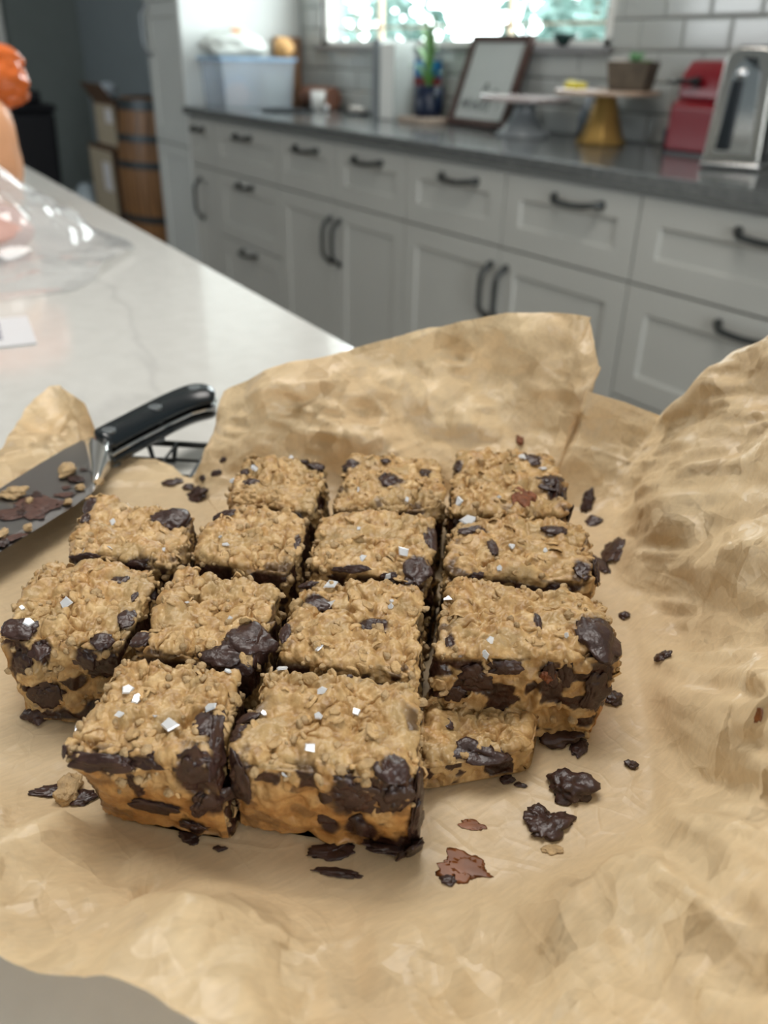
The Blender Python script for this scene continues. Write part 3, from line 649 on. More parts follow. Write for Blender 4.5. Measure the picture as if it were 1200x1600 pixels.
# clear storage tub and bags by the pantry
tb = empty('storage_tub', (-3.765, 1.77, ZC), 'clear plastic storage tub packed with food beside the pantry', 'storage tub')
def shell(bm, x0, x1, y0, y1, z0, z1, fl, t=.003):
    def ring(g, z, s): return [bm.verts.new((xx + g * sx, yy + g * sy, z)) for xx, yy, sx, sy in ((x0, y0, -1, -1), (x1, y0, 1, -1), (x1, y1, 1, 1), (x0, y1, -1, 1))]
    a = ring(0, z0, 1); b = ring(fl, z1, 1); c = ring(fl - t, z1, 1); d = ring(-t, z0 + t, 1); bm.faces.new(a)
    for p, q in ((a, b), (b, c), (c, d)):
        for k in range(4): j = (k + 1) % 4; bm.faces.new((p[k], p[j], q[j], q[k]))
    bm.faces.new(d)
bm = bmesh.new(); shell(bm, -.108, .108, -.15, .17, 0, .19, .012); bmobj('tub', bm, M['tub'], tb, bevel=.004)
bm = bmesh.new()
for a in ((-.126, .126, -.172, -.160), (-.126, .126, .182, .192), (-.126, -.120, -.160, .182), (.120, .126, -.160, .182)): bx(bm, a[0], a[1], a[2], a[3], .183, .196)
bmobj('rim', bm, simple('blue_rim', (.30, .45, .62), .3, noise=.05), tb, bevel=.002)
tag(box('food_carton', -3.745, -3.665, 1.82, 1.92, ZC + .006, ZC + .135, simple('cream_carton', (.62, .57, .46), .5, noise=.05), bevel=.002), 'cream carton inside the clear tub', 'carton')
def lump(name, mat, loc, s, sd, label=None, cat=None, amp=.25, sub=4, parent=None, zmin=None, rough=1.0):
    bm = bmesh.new(); bmesh.ops.create_icosphere(bm, subdivisions=sub, radius=1)
    P = np.array([v.co[:] for v in bm.verts]); d = 1 + amp * (fbm(P * 1.6 * rough + sd, sd, 3) - .5) * 2 - amp * .5 * np.abs(fbm(P * 3.1 * rough + sd, sd + 9, 2) - .5) * 2
    P = P * d[:, None] * np.array(s)
    if zmin is not None: P[:, 2] = np.maximum(P[:, 2], zmin)
    for v, p in zip(bm.verts, P): v.co = p
    o = bmobj(name, bm, mat, parent, loc=loc, smooth=True)
    if label: tag(o, label, cat)
    return o
lump('round_pack', M['pink'], (-3.72, 1.70, ZC + .046), (.042, .055, .05), 3, 'round pinkish pack inside the clear tub', 'pack', zmin=-.04)
lump('blue_pack', simple('blue_pack', (.16, .27, .42), .4, noise=.15), (-3.82, 1.74, ZC + .066), (.04, .07, .07), 4, 'blue pack inside the clear tub', 'pack', zmin=-.058)
bg = empty('food_bag', (-3.758, 1.725, ZC + .1965), 'white plastic food bag with an orange label lying on the clear tub', 'bag')
lump('bag_body', M['bagwhite'], (0, 0, .045), (.11, .155, .06), 11, amp=.35, parent=bg, zmin=-.043)
lump('bag_label', M['orange'], (.03, -.01, .093), (.03, .03, .014), 12, parent=bg, amp=.1)
lump('snack_pack', M['paleorange'], (-3.75, 1.955, ZC + .236), (.05, .045, .045), 13, 'crumpled orange snack pack on the rear end of the tub', 'pack', amp=.3, zmin=-.035)
cb = box('cutting_board', -3.885, -3.865, 1.97, 2.105, ZC, ZC + .28, M['board'], bevel=.003); tag(cb, 'brown wooden cutting board standing against the pantry side', 'cutting board')
bm = bmesh.new(); tube(bm, [(-3.74, 2.06, ZC + .045), (-3.50, 2.06, ZC + .045)], .044, 24); tag(bmobj('kraft_roll', bm, M['copper'], smooth=False, bevel=.002), 'brown kraft roll lying behind the tub', 'roll')
bm = bmesh.new(); lathe(bm, [(0, 0), (.028, 0), (.032, .075), (.029, .075), (.026, .005), (0, .005)], 24); tag(bmobj('white_cup', bm, M['white'], loc=(-3.50, 1.985, ZC), smooth=True), 'white cup beside the kraft roll', 'cup')
bm = bmesh.new(); lathe(bm, [(0, 0), (.10, 0), (.115, .007), (.112, .009), (.098, .003), (0, .003)], 36)
tag(bmobj('black_tray', bm, M['black'], loc=(-3.43, 1.80, ZC), smooth=True), 'round black tray on the worktop before the tub', 'tray')
bm = bmesh.new(); bmesh.ops.create_uvsphere(bm, u_segments=24, v_segments=16, radius=.012); tag(bmobj('steel_ball', bm, M['chrome'], loc=(-3.40, 1.97, ZC + .012), smooth=True), 'small shiny steel ball on the worktop beside the tray', 'ball')
dd = empty('soap_dish', (-3.15, 1.97, ZC), 'small dark dish with pale soap left of the binder', 'dish')
bm = bmesh.new(); bx(bm, -.05, .05, -.03, .03, 0, .01); bmobj('dish', bm, M['black'], dd, bevel=.004)
bm = bmesh.new(); bx(bm, -.045, .03, -.02, .02, .0102, .03); bmobj('soap', bm, M['petal'], dd, bevel=.008, seg=4)

# ============================================================ THE FAR CORNER
br = empty('wine_barrel', (-4.80, 1.79, 0), 'oak wine barrel with dark iron hoops beside the pantry', 'barrel')
BH, R0, R1 = .91, .255, .305
bR = lambda z: R0 + (R1 - R0) * math.sin(math.pi * z / BH) ** .9 if 0 < z < BH else R0
NS = 26; stm = bmesh.new(); dz = [BH * i / 14 for i in range(15)]; ha = math.pi / NS - .004
for z, zn in zip(dz, dz[1:]):
    q = [stm.verts.new((bR(zz) * math.cos(aa) - 0, bR(zz) * math.sin(aa), zz)) for zz, aa in ((z, -ha), (z, ha), (zn, ha), (zn, -ha))]; stm.faces.new(q)
    q = [stm.verts.new(((bR(zz) - .02) * math.cos(aa), (bR(zz) - .02) * math.sin(aa), zz)) for zz, aa in ((z, -ha), (z, ha), (zn, ha), (zn, -ha))]; stm.faces.new(q[::-1])
    for aa in (-ha, ha): stm.faces.new([stm.verts.new((rr * math.cos(aa), rr * math.sin(aa), zz)) for rr, zz in ((bR(z), z), (bR(zn), zn), (bR(zn) - .02, zn), (bR(z) - .02, z))])
bmesh.ops.remove_doubles(stm, verts=stm.verts, dist=1e-5); bmesh.ops.recalc_face_normals(stm, faces=stm.faces)
sme = bpy.data.meshes.new('stave'); stm.to_mesh(sme); stm.free(); sme.materials.append(M['oak'])
for k in range(NS): o = link('stave', sme, None, br); o.rotation_euler = (0, 0, 2 * math.pi * k / NS)
for z0, z1 in ((.005, .055), (.17, .205), (.30, .335), (.575, .61), (.705, .74), (.855, .905)):
    bm = bmesh.new(); lathe(bm, [(bR(z0) + .001, z0), (bR(z0) + .004, z0), (bR(z1) + .004, z1), (bR(z1) + .001, z1), (bR(z0) + .001, z0)], 52); bmobj('hoop', bm, M['hoop'], br, smooth=False)
bm = bmesh.new(); lathe(bm, [(0, .87), (R0 - .01, .87), (R0 - .01, .89), (0, .89)], 40); bmobj('barrel_head', bm, M['oak'], br)
def carton(x0, x1, y0, y1, z0, z1, label, mats, flaps=False):
    r = empty('cardboard_box', (x0, y0, z0), label, 'box', 'cardboard boxes by the barrel'); w_, d_, h_ = x1 - x0, y1 - y0, z1 - z0
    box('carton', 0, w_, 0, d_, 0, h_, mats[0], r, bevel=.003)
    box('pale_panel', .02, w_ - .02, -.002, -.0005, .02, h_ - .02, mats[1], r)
    box('white_label', w_ * .55, w_ * .85, -.004, -.0022, h_ * .55, h_ * .85, M['label'], r)
    if flaps:
        bm = bmesh.new(); bx(bm, 0, w_, 0, .003, 0, .12); o = bmobj('flap', bm, mats[0], r, loc=(0, -.001, h_)); o.rotation_euler = (math.radians(35), 0, 0)
    return r
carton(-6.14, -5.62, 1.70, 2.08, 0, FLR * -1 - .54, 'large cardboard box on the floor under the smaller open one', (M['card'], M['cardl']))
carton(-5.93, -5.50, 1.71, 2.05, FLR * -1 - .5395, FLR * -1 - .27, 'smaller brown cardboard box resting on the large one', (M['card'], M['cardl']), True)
lump('paper_ball', simple('pale_blue_paper', (.55, .62, .68), .6, noise=.1), (-5.87, 1.80, Z0 - .27 + .050), (.06, .055, .052), 21, 'crumpled pale paper ball on the smaller cardboard box', 'paper ball', zmin=-.048)
lump('plastic_sack', simple('pale_sack', (.50, .58, .62), .5, noise=.1), (-6.42, 1.72, .138), (.13, .12, .15), 22, 'pale plastic sack on the floor beside the boxes', 'sack', zmin=-.137)
bn = empty('trash_can', (-6.62, 1.40, 0), 'tall black trash can with a raised lid against the far grey wall', 'trash can')
bm = bmesh.new(); va = [bm.verts.new((sx * .16, sy * .16, 0)) for sx, sy in ((-1, -1), (1, -1), (1, 1), (-1, 1))]; vb = [bm.verts.new((sx * .20, sy * .19, .75)) for sx, sy in ((-1, -1), (1, -1), (1, 1), (-1, 1))]
bm.faces.new(va); bm.faces.new(vb)
for k in range(4): bm.faces.new((va[k], va[(k + 1) % 4], vb[(k + 1) % 4], vb[k]))
bmobj('bin', bm, M['oven'], bn, bevel=.03, seg=3); box('lid', -.21, .21, -.20, .20, .751, .80, M['oven'], bn, bevel=.02); box('lid_top', -.14, .12, -.13, .13, .801, .88, M['oven'], bn, bevel=.02)
pc = empty('wall_picture', (XL, .95, Z0 + .46), 'pale framed picture with a yellow corner on the far left wall', 'picture')
box('frame', .0005, .02, -.62, .62, -.46, .45, M['white'], pc, bevel=.004); box('print', .0202, .022, -.56, .56, -.40, .39, simple('grey_print', (.20, .24, .22), .6, noise=.1), pc); box('yellow_patch', .0222, .023, .2, .56, .05, .39, simple('yellow_print', (.42, .38, .08), .6, noise=.2), pc)

# ============================================================ BAGS ON THE ISLAND
ob = empty('orange_bag', (-1.35, .178, ZC), 'glossy orange plastic food bag standing on the white island', 'bag')
lump('bag_body', M['peachbag'], (0, 0, .085), (.09, .105, .12), 31, amp=.18, parent=ob, zmin=-.0848)
lump('bag_top', M['orangebag'], (.0, .03, .178), (.075, .105, .05), 32, amp=.30, sub=5, parent=ob)
def heightfield(name, x0, x1, y0, y1, n, fn, mat, parent=None, mask=None):
    gx, gy = np.meshgrid(np.linspace(x0, x1, n), np.linspace(y0, y1, n), indexing='ij'); P = np.stack([gx.ravel(), gy.ravel()], 1); z = fn(P)
    V = np.column_stack([P, z]); i, j = np.meshgrid(np.arange(n - 1), np.arange(n - 1), indexing='ij'); a = (i * n + j).ravel()
    F = np.stack([a, a + n, a + n + 1, a + 1], 1)
    if mask is not None: mk = mask(P); F = F[mk[F].all(1)]; used = np.unique(F); mp = -np.ones(len(V), int); mp[used] = np.arange(len(used)); V = V[used]; F = mp[F]
    return link(name, mesh_np(name, V, F), mat, parent)
def clearbag(P):
    q = np.column_stack([P * 9, np.zeros(len(P))]); wv = np.column_stack([vn(q, 41), vn(q, 42)]) * .05
    d = np.hypot((P[:, 0] + 1.13) / .15, (P[:, 1] - .17) / .13); core = np.clip(1 - d, 0, 1) ** .8
    h = (facet((P + wv) * 14, 43) * .5 + facet((P + wv) * 30, 44) * .35 + facet((P + wv) * 70, 45) * .15)
    edge = sst(-P[:, 0], .85, .93) * sst(.335 - P[:, 1], 0, .05)
    return ZC + .001 + (core * .066 + h * .046 * (0.35 + core)) * edge + .0006 * h
def cbmask(P):
    q = np.column_stack([P * 12, np.zeros(len(P))]); r = np.hypot((P[:, 0] + 1.05) / .20, (P[:, 1] - .15) / .16)
    return r < .85 + .3 * vn(q, 48)
cbag = empty('clear_bag', (0, 0, 0), 'crinkled clear plastic bag around a pinkish loaf by the orange bag', 'bag')
heightfield('bag_film', -1.26, -.84, .0, .33, 170, clearbag, M['filmbag'], cbag, cbmask)
lump('pink_loaf', M['pink'], (-1.08, .150, ZC + .026), (.085, .07, .03), 33, 'pinkish loaf inside the clear plastic bag', 'loaf', amp=.12, zmin=-.025)
st = empty('paper_sticker', (-.725, .105, ZC + .0006), 'white printed sticker lying on the island by the clear bag', 'sticker', rz=math.radians(-8))
box('paper', -.055, .030, -.05, .028, 0, .0006, M['label'], st)
for k in range(9): box('printed_line', -.048 + k * .0068, -.0455 + k * .0068 + .001 * (k % 3), -.045, .004, .00065, .0009, M['inkgrey'], st)

# ============================================================ RACK, PARCHMENT
FZ = -0.1905                                            # the paper's flat bottom, relative to the eye
GC = np.array([-.2135, .1185])                         # centre of the 4 x 4 grid of bars
E1 = np.array([.625, .781]); E2 = np.array([.779, -.627])   # along a row, and towards the viewer
rk = empty('cooling_rack', (GC[0], GC[1], Z0 + CT), 'black wire cooling rack, corner showing between the paper flaps by the knife', 'cooling rack')
ang = math.atan2(E1[1], E1[0]); rk.rotation_euler = (0, 0, ang)
# the rack in its own frame: x along a row of bars, y away from the viewer
RX0, RX1, RY0, RY1 = -.150, .185, -.105, .178
rz_ = .0125
bm = bmesh.new(); c_ = .02; P_ = []
for cx, cy, a0 in ((RX1 - c_, RY1 - c_, 0), (RX0 + c_, RY1 - c_, 90), (RX0 + c_, RY0 + c_, 180), (RX1 - c_, RY0 + c_, 270)):
    for k in range(6): a = math.radians(a0 + 18 * k); P_.append((cx + c_ * math.cos(a), cy + c_ * math.sin(a), rz_))
P_.append(P_[0]); tube(bm, P_, .0018, 8, cap=False); bmobj('rim_wire', bm, M['wire'], rk, smooth=True)
pitch = .0195
n1 = int((RX1 - RX0 - .004) / pitch)
for k in range(1, n1 + 1):
    x = RX0 + k * (RX1 - RX0) / (n1 + 1); bm = bmesh.new(); tube(bm, [(x, RY0, rz_ + .001), (x, RY1, rz_ + .001)], .0009, 6); bmobj('wire', bm, M['wire'], rk, smooth=True)
n2 = int((RY1 - RY0) / pitch)
for k in range(1, n2 + 1):
    y = RY0 + k * (RY1 - RY0) / (n2 + 1); bm = bmesh.new(); tube(bm, [(RX0, y, rz_ - .0008), (RX1, y, rz_ - .0008)], .0009, 6); bmobj('wire', bm, M['wire'], rk, smooth=True)
for cx in (RX0 + .03, RX1 - .03):
    for cy, s in ((RY0, -1), (RY1, 1)):
        bm = bmesh.new(); tube(bm, [(cx - .008, cy, rz_), (cx - .006, cy, .0018), (cx + .006, cy, .0018), (cx + .008, cy, rz_)], .0016, 8); bmobj('foot', bm, M['wire'], rk, smooth=True)

def pz(x, y, z): return onz(x, y, z)
def fp(x, y): return onz(x, y, FZ)
# spokes of the sheet, clockwise: (foot on the flat bottom, rim point, curl exponent)
SP = [
 (fp(322, 775), pz(298, 745, -.1885), 1.0),
 (np.array([-.345, .128, FZ]), pz(315, 722, -.180), 1.0),
 (np.array([-.342, .131, FZ]), pz(331, 672, -.168), 1.0),
 (np.array([-.338, .135, FZ]), pz(345, 615, -.152), 1.2),
 (np.array([-.325, .152, FZ]), pz(450, 572, -.137), 1.3),
 (np.array([-.312, .173, FZ]), pz(555, 540, -.126), 1.3),
 (np.array([-.298, .196, FZ]), pz(680, 505, -.116), 1.3),
 (np.array([-.285, .222, FZ]), pz(790, 487, -.109), 1.3),
 (np.array([-.272, .246, FZ]), pz(870, 489, -.108), 1.2),
 (np.array([-.262, .258, FZ]), pz(926, 498, -.110), 1.2),
 (np.array([-.256, .265, FZ]), pz(938, 572, -.126), 1.2),
 (np.array([-.252, .269, FZ]), pz(917, 590, -.134), 1.1),
 (np.array([-.248, .272, FZ]), pz(921, 612, -.137), 1.1),
 (np.array([-.240, .275, FZ]), pz(975, 628, -.142), 1.1),
 (np.array([-.230, .276, FZ]), pz(1034, 651, -.148), 1.2),
 (np.array([-.222, .272, FZ]), pz(1062, 618, -.136), 1.4),
 (np.array([-.212, .264, FZ]), pz(1098, 585, -.123), 1.5),
 (np.array([-.200, .254, FZ]), pz(1148, 534, -.106), 1.5),
 (np.array([-.188, .243, FZ]), pz(1205, 508, -.096), 1.5),
 (np.array([-.170, .229, FZ]), pz(1310, 520, -.092), 1.5),
 (np.array([-.150, .213, FZ]), pz(1420, 640, -.098), 1.4),
 (np.array([-.130, .196, FZ]), pz(1440, 860, -.106), 1.3),
 (np.array([-.112, .180, FZ]), pz(1440, 1080, -.118), 1.3),
 (np.array([-.096, .163, FZ]), pz(1420, 1320, -.128), 1.3),
 (fp(930, 1325), pz(1330, 1560, -.138), 1.2),
 (fp(800, 1370), pz(1100, 1750, -.148), 1.2),
 (fp(640, 1392), pz(800, 1800, -.154), 1.15),
 (fp(520, 1390), pz(520, 1760, -.158), 1.15),
 (fp(420, 1376), pz(390, 1680, -.160), 1.1),
 (fp(330, 1350), pz(300, 1628, -.162), 1.1),
 (fp(200, 1292), pz(195, 1573, -.164), 1.1),
 (fp(90, 1248), pz(95, 1528, -.165), 1.1),
 (fp(0, 1214), pz(-20, 1480, -.166), 1.1),
 (fp(-90, 1180), pz(-170, 1400, -.168), 1.1),
 (fp(-160, 1090), pz(-300, 1230, -.172), 1.1),
 (fp(-150, 980), pz(-300, 1020, -.176), 1.1),
 (fp(-80, 880), pz(-230, 860, -.180), 1.1),
 (fp(-10, 840), pz(-120, 780, -.184), 1.1),
 (fp(50, 815), pz(-35, 728, -.184), 1.1),
 (fp(85, 795), pz(7, 688, -.178), 1.1),
 (fp(115, 785), pz(38, 630, -.169), 1.2),
 (fp(135, 778), pz(72, 600, -.161), 1.3),
 (fp(150, 772), pz(88, 597, -.159), 1.3),
 (fp(165, 768), pz(128, 624, -.164), 1.3),
 (fp(185, 764), pz(172, 660, -.172), 1.2),
 (fp(215, 762), pz(205, 684, -.178), 1.1),
 (fp(250, 764), pz(242, 703, -.184), 1.1),
 (fp(285, 768), pz(270, 722, -.187), 1.0),
 (fp(305, 770), pz(286, 741, -.1885), 1.0),
]
SUB, NI, NO = 14, 60, 84
ns = len(SP)
foot = np.array([s[0] for s in SP]); rim = np.array([s[1] for s in SP]); ex = np.array([s[2] for s in SP])
A = []; B = []; X = []
for i in range(ns):
    for k in range(SUB):
        t = k / SUB; j = (i + 1) % ns
        A.append(foot[i] * (1 - t) + foot[j] * t); B.append(rim[i] * (1 - t) + rim[j] * t); X.append(ex[i] * (1 - t) + ex[j] * t)
A, B, X = np.array(A), np.array(B), np.array(X); NT = len(A)
an = np.unwrap(np.arctan2(A[:, 1] - GC[1], A[:, 0] - GC[0])); sg = np.sign(an[-1] - an[0]); rd = np.hypot(A[:, 0] - GC[0], A[:, 1] - GC[1])
an = sg * np.maximum.accumulate(sg * an + 0) + sg * np.arange(NT) * 1e-5
print('foot turn', an[-1] - an[0])
A[:, 0] = GC[0] + rd * np.cos(an); A[:, 1] = GC[1] + rd * np.sin(an)
for _ in range(10): A = (np.roll(A, 1, 0) + np.roll(A, -1, 0) + 2 * A) / 4
curl = np.zeros(ns); curl[15:21] = (.6, 1, 1, .9, .7, .4); curl[4:9] = .15; curl = np.repeat(curl, SUB)
for _ in range(25): curl = (np.roll(curl, 1) + np.roll(curl, -1) + 2 * curl) / 4
# round the fold itself: quadratic blend across the foot
rings = []
cen = np.array([GC[0], GC[1], FZ])
for k in range(1, NI + 1): rings.append(cen + (A - cen) * max((k - 1) / (NI - 1), .002))
for k in range(1, NO + 1):
    t = k / NO; p = A + (B - A) * t; p[:, 2] = A[:, 2] + (B[:, 2] - A[:, 2]) * t ** X; s_ = np.clip((t - .93) / .07, 0, 1) ** 1.6 * curl; ow = (B - A); ow[:, 2] = 0; ow /= np.linalg.norm(ow, axis=1, keepdims=True) + 1e-9
    p = p + ow * (s_ * .0045)[:, None]; p[:, 2] -= s_ * .0050; rings.append(p)
G_ = np.array(rings)                                   # (rings, NT, 3)
fixed = np.zeros(len(G_), bool); fixed[:NI - 8] = True
for it in range(9):                                   # relax the sheet, keep rim and bottom
    L = G_.copy(); L[1:-1] = (G_[:-2] + G_[2:] + np.roll(G_, 1, 1)[1:-1] + np.roll(G_, -1, 1)[1:-1]) / 4
    wgt = np.ones(len(G_)); wgt[:NI - 8] = 0; wgt[-1] = 0; wgt[-10:-1] = np.linspace(.8, .05, 9)
    G_ = G_ + (L - G_) * .6 * wgt[:, None, None]
nr = len(G_)
V = np.vstack([cen[None], G_.reshape(-1, 3)])
ii, jj = np.meshgrid(np.arange(nr - 1), np.arange(NT), indexing='ij')
a = 1 + ii * NT + jj; b = 1 + ii * NT + (jj + 1) % NT; c = b + NT; d = a + NT
F = np.stack([a.ravel(), b.ravel(), c.ravel(), d.ravel()], 1)
N_ = normals_np(V, F)
if N_[1:, 2].mean() < 0: F = F[:, ::-1].copy(); N_ = -N_
N_[0] = (0, 0, 1)
rad = np.zeros(len(V)); rad[1:] = np.repeat(np.arange(nr) / NI, NT)       # 0 centre, 1 foot, beyond = rising
q = np.column_stack([V[:, 0] - V[:, 2] * .7, V[:, 1] + V[:, 2] * .7, np.zeros(len(V))])
wr = np.column_stack([vn(q * 15, 3) - .5, vn(q * 15, 4) - .5]) * .013
amp_ = np.ones(ns); amp_[7:16] = (.85, .6, .4, .3, .3, .35, .4, .5, .7); amp_[:3] = .5; amp_[-4:] = .6
spk = np.ones((len(V), 1)); _a = np.repeat(amp_, SUB)
for _ in range(30): _a = (np.roll(_a, 1) + np.roll(_a, -1) + 2 * _a) / 4
spk[1:, 0] = np.tile(_a, nr)
def cr(sc_, s, k=1.0):
    an_ = s * 1.3; ca_, sa_ = math.cos(an_), math.sin(an_); qq = q[:, :2] + wr * k
    return facet(np.column_stack([(qq[:, 0] * ca_ + qq[:, 1] * sa_) * sc_, (-qq[:, 0] * sa_ + qq[:, 1] * ca_) * sc_ * .62]), s) - .5
fd = np.zeros(len(V)); fd[1:] = np.linalg.norm(V[1:] - np.tile(A, (nr, 1)), axis=1) * (rad[1:] > 1)   # distance out from the fold
up_ = sst(fd, .001, .020)
rimf = 1 - sst(rad, (nr / NI) - .25, nr / NI) * .55
ridg = lambda sc_, s: 1 - np.abs(2 * vn(np.column_stack([(q[:, :2] + wr * 1.5) * sc_, q[:, 2]]), s) - 1) ** .7
disp = up_ * rimf * spk[:, 0] * (cr(15, 1) * .026 * sst(fd, .012, .045) + cr(31, 2) * .0135 + cr(66, 3) * .0082 + cr(140, 4) * .0038 + (ridg(26, 8) - .5) * .0018 + (ridg(60, 9) - .5) * .0012
    + .0016 * np.exp(-np.abs(vn(np.column_stack([(q[:, :2] + wr * .6) * 19, q[:, 2]]), 12) - .5) / .018) + .0012 * np.exp(-np.abs(vn(np.column_stack([(q[:, :2] - wr * .6) * 33, q[:, 2]]), 13) - .5) / .025) - .0012 * np.exp(-np.abs(vn(np.column_stack([(q[:, :2] - wr) * 24, q[:, 2]]), 14) - .5) / .02))
flat = (1 - up_)
disp += flat * (cr(60, 5) * .0004 + cr(130, 6) * .0003 - .0002)
disp = np.where(rad <= .8, np.minimum(disp, .0002), disp)
V = V + N_ * disp[:, None]
# faint grid of the rack pressed into the flat bottom
lu = (V[:, :2] - GC) @ E1; lv = (V[:, :2] - GC) @ (-E2)
for l_, off_ in ((lu, RX0), (lv, RY0)):
    pp_ = np.abs(((l_ - off_) / pitch + .5) % 1 - .5) * pitch; V[:, 2] += flat * .00025 * np.exp(-(pp_ / .0016) ** 2) - flat * .0003
_z = -.1790; _o = onz(150, 712, _z); _d = onz(170, 674, _z) - onz(303, 608, _z); _d[2] = 0; _d /= np.linalg.norm(_d); _n = np.array([_d[1], -_d[0], 0]); _n *= np.sign(_n[0])
_x = (V - _o) @ _d; _y = (V - _o) @ _n                    # the knife presses the paper down
_m = sst(_x, -.145, -.125) * sst(.24 - _x, 0, .02) * sst(_y, -.035, -.022) * sst(.05 - _y, 0, .014)
V[:, 2] = np.where(_m > 0, V[:, 2] * (1 - _m) + np.minimum(V[:, 2], np.where(_x < 0, -.1895, -.1812)) * _m, V[:, 2])
V[:, 2] = np.where(rad < 1.2, np.maximum(V[:, 2], FZ - .0012), V[:, 2])
grease = sst(1.12 - rad, 0, .14) * (.5 + .5 * fbm(V * 60, 77, 3))
V[:, 2] += Z0
me = mesh_np('parchment_paper', V, F, True, {'grease': grease, 'rise': .12 + .88 * sst(fd, .002, .03)})
paper = tag(link('parchment_paper', me, M['parchment']), 'crumpled sheet of brown parchment paper spread beneath the oat bars', 'parchment paper')
paperV = V.copy()

# ============================================================ THE OAT BARS
TOP = -.158
BARS = dict(
 D1=([(712, 703), (866, 706), (897, 802), (699, 800)], 'crcc'), D2=([(703, 808), (920, 812), (940, 905), (691, 891)], 'ccrc'[::-1]),
 D3=([(697, 897), (948, 922), (977, 1028), (671, 1018)], 'x'), C1=([(545, 703), (693, 713), (690, 788), (512, 793)], 'x'),
 C2=([(503, 799), (686, 799), (678, 906), (476, 879)], 'x'), C3=([(466, 899), (664, 909), (657, 1049), (423, 1026)], 'x'),
 C4=([(416, 1036), (655, 1058), (656, 1216), (343, 1192)], 'x'), B1=([(384, 708), (515, 716), (495, 797), (352, 776)], 'x'),
 B2=([(345, 785), (490, 800), (454, 890), (291, 866)], 'x'), B3=([(274, 891), (443, 906), (404, 1040), (202, 1011)], 'x'),
 B4=([(191, 1029), (384, 1046), (342, 1196), (78, 1167)], 'x'), A2=([(137, 769), (312, 796), (274, 880), (100, 863)], 'x'),
 A3=([(72, 866), (252, 889), (189, 1011), (-12, 992)], 'x'))
LAB = dict(
 D1='oat bar at the back right corner, with three chocolate chips and a brown nut',
 D2='right-edge oat bar in the second row, pale, between two bars with big chips',
 D3='oat bar beside the empty spot, one large swirled chocolate chip at its corner',
 C1='back-row oat bar with one round chocolate chip at its middle',
 C2='second-row oat bar with a chocolate chip at its front right corner',
 C3='oat bar with two tall salt flakes beside a chip at its back left corner',
 C4='big front oat bar with chocolate oozing down its right corner',
 B1='back-row oat bar nearest the gap by the knife handle',
 B2='second-row oat bar with a raised dough clump along its back edge',
 B3='oat bar with a wide melted chocolate pool at its front right corner',
 B4='front left oat bar with many salt flakes and a smooth golden front',
 A2='oat bar touching the knife blade, with a chip at each back corner',
 A3='leftmost oat bar, its crumbly cut side facing the empty paper')
# side kinds: back, right, front, left; r = baked crust, c = cut and crumbly
SIDES = dict(D1='rrcc', D2='crcc', D3='crxc', C1='rccc', C2='cccc', C3='cccc', C4='cxrc', B1='rccr', B2='cccc', B3='cccc', B4='ccru', A2='rccr', A3='ccxr')
HGT = {}
ico = bmesh.new(); bmesh.ops.create_icosphere(ico, subdivisions=4, radius=1)
ICO_V = np.array([v.co[:] for v in ico.verts]); ICO_F = np.array([[v.index for v in f.verts] for f in ico.faces]); ico.free()
ico = bmesh.new(); bmesh.ops.create_icosphere(ico, subdivisions=2, radius=1)
IC2_V = np.array([v.co[:] for v in ico.verts]); IC2_F = np.array([[v.index for v in f.verts] for f in ico.faces]); ico.free()
GRID = {}
def lattice(N, Mh):
    if (N, Mh) in GRID: return GRID[(N, Mh)]
    P = []; Fq = []; base = 0
    def face(fn, na, nb, flip):
        nonlocal base
        a, b = np.meshgrid(np.arange(na + 1), np.arange(nb + 1), indexing='ij'); pts = fn(a.ravel(), b.ravel()); i, j = np.meshgrid(np.arange(na), np.arange(nb), indexing='ij')
        q = (i * (nb + 1) + j).ravel() + base; f = np.stack([q, q + nb + 1, q + nb + 2, q + 1], 1)
        P.append(pts); Fq.append(f[:, ::-1] if flip else f); base += len(pts)
    z = lambda a: np.zeros_like(a)
    face(lambda a, b: np.stack([a, b, z(a) + Mh], 1), N, N, False); face(lambda a, b: np.stack([a, b, z(a)], 1), N, N, True)
    face(lambda a, b: np.stack([a, z(a), b], 1), N, Mh, False); face(lambda a, b: np.stack([a, z(a) + N, b], 1), N, Mh, True)
    face(lambda a, b: np.stack([z(a), a, b], 1), N, Mh, True); face(lambda a, b: np.stack([z(a) + N, a, b], 1), N, Mh, False)
    P = np.vstack(P); Fq = np.vstack(Fq); U, inv = np.unique(P, axis=0, return_inverse=True); GRID[(N, Mh)] = (U.astype(float), inv.ravel()[Fq]); return GRID[(N, Mh)]

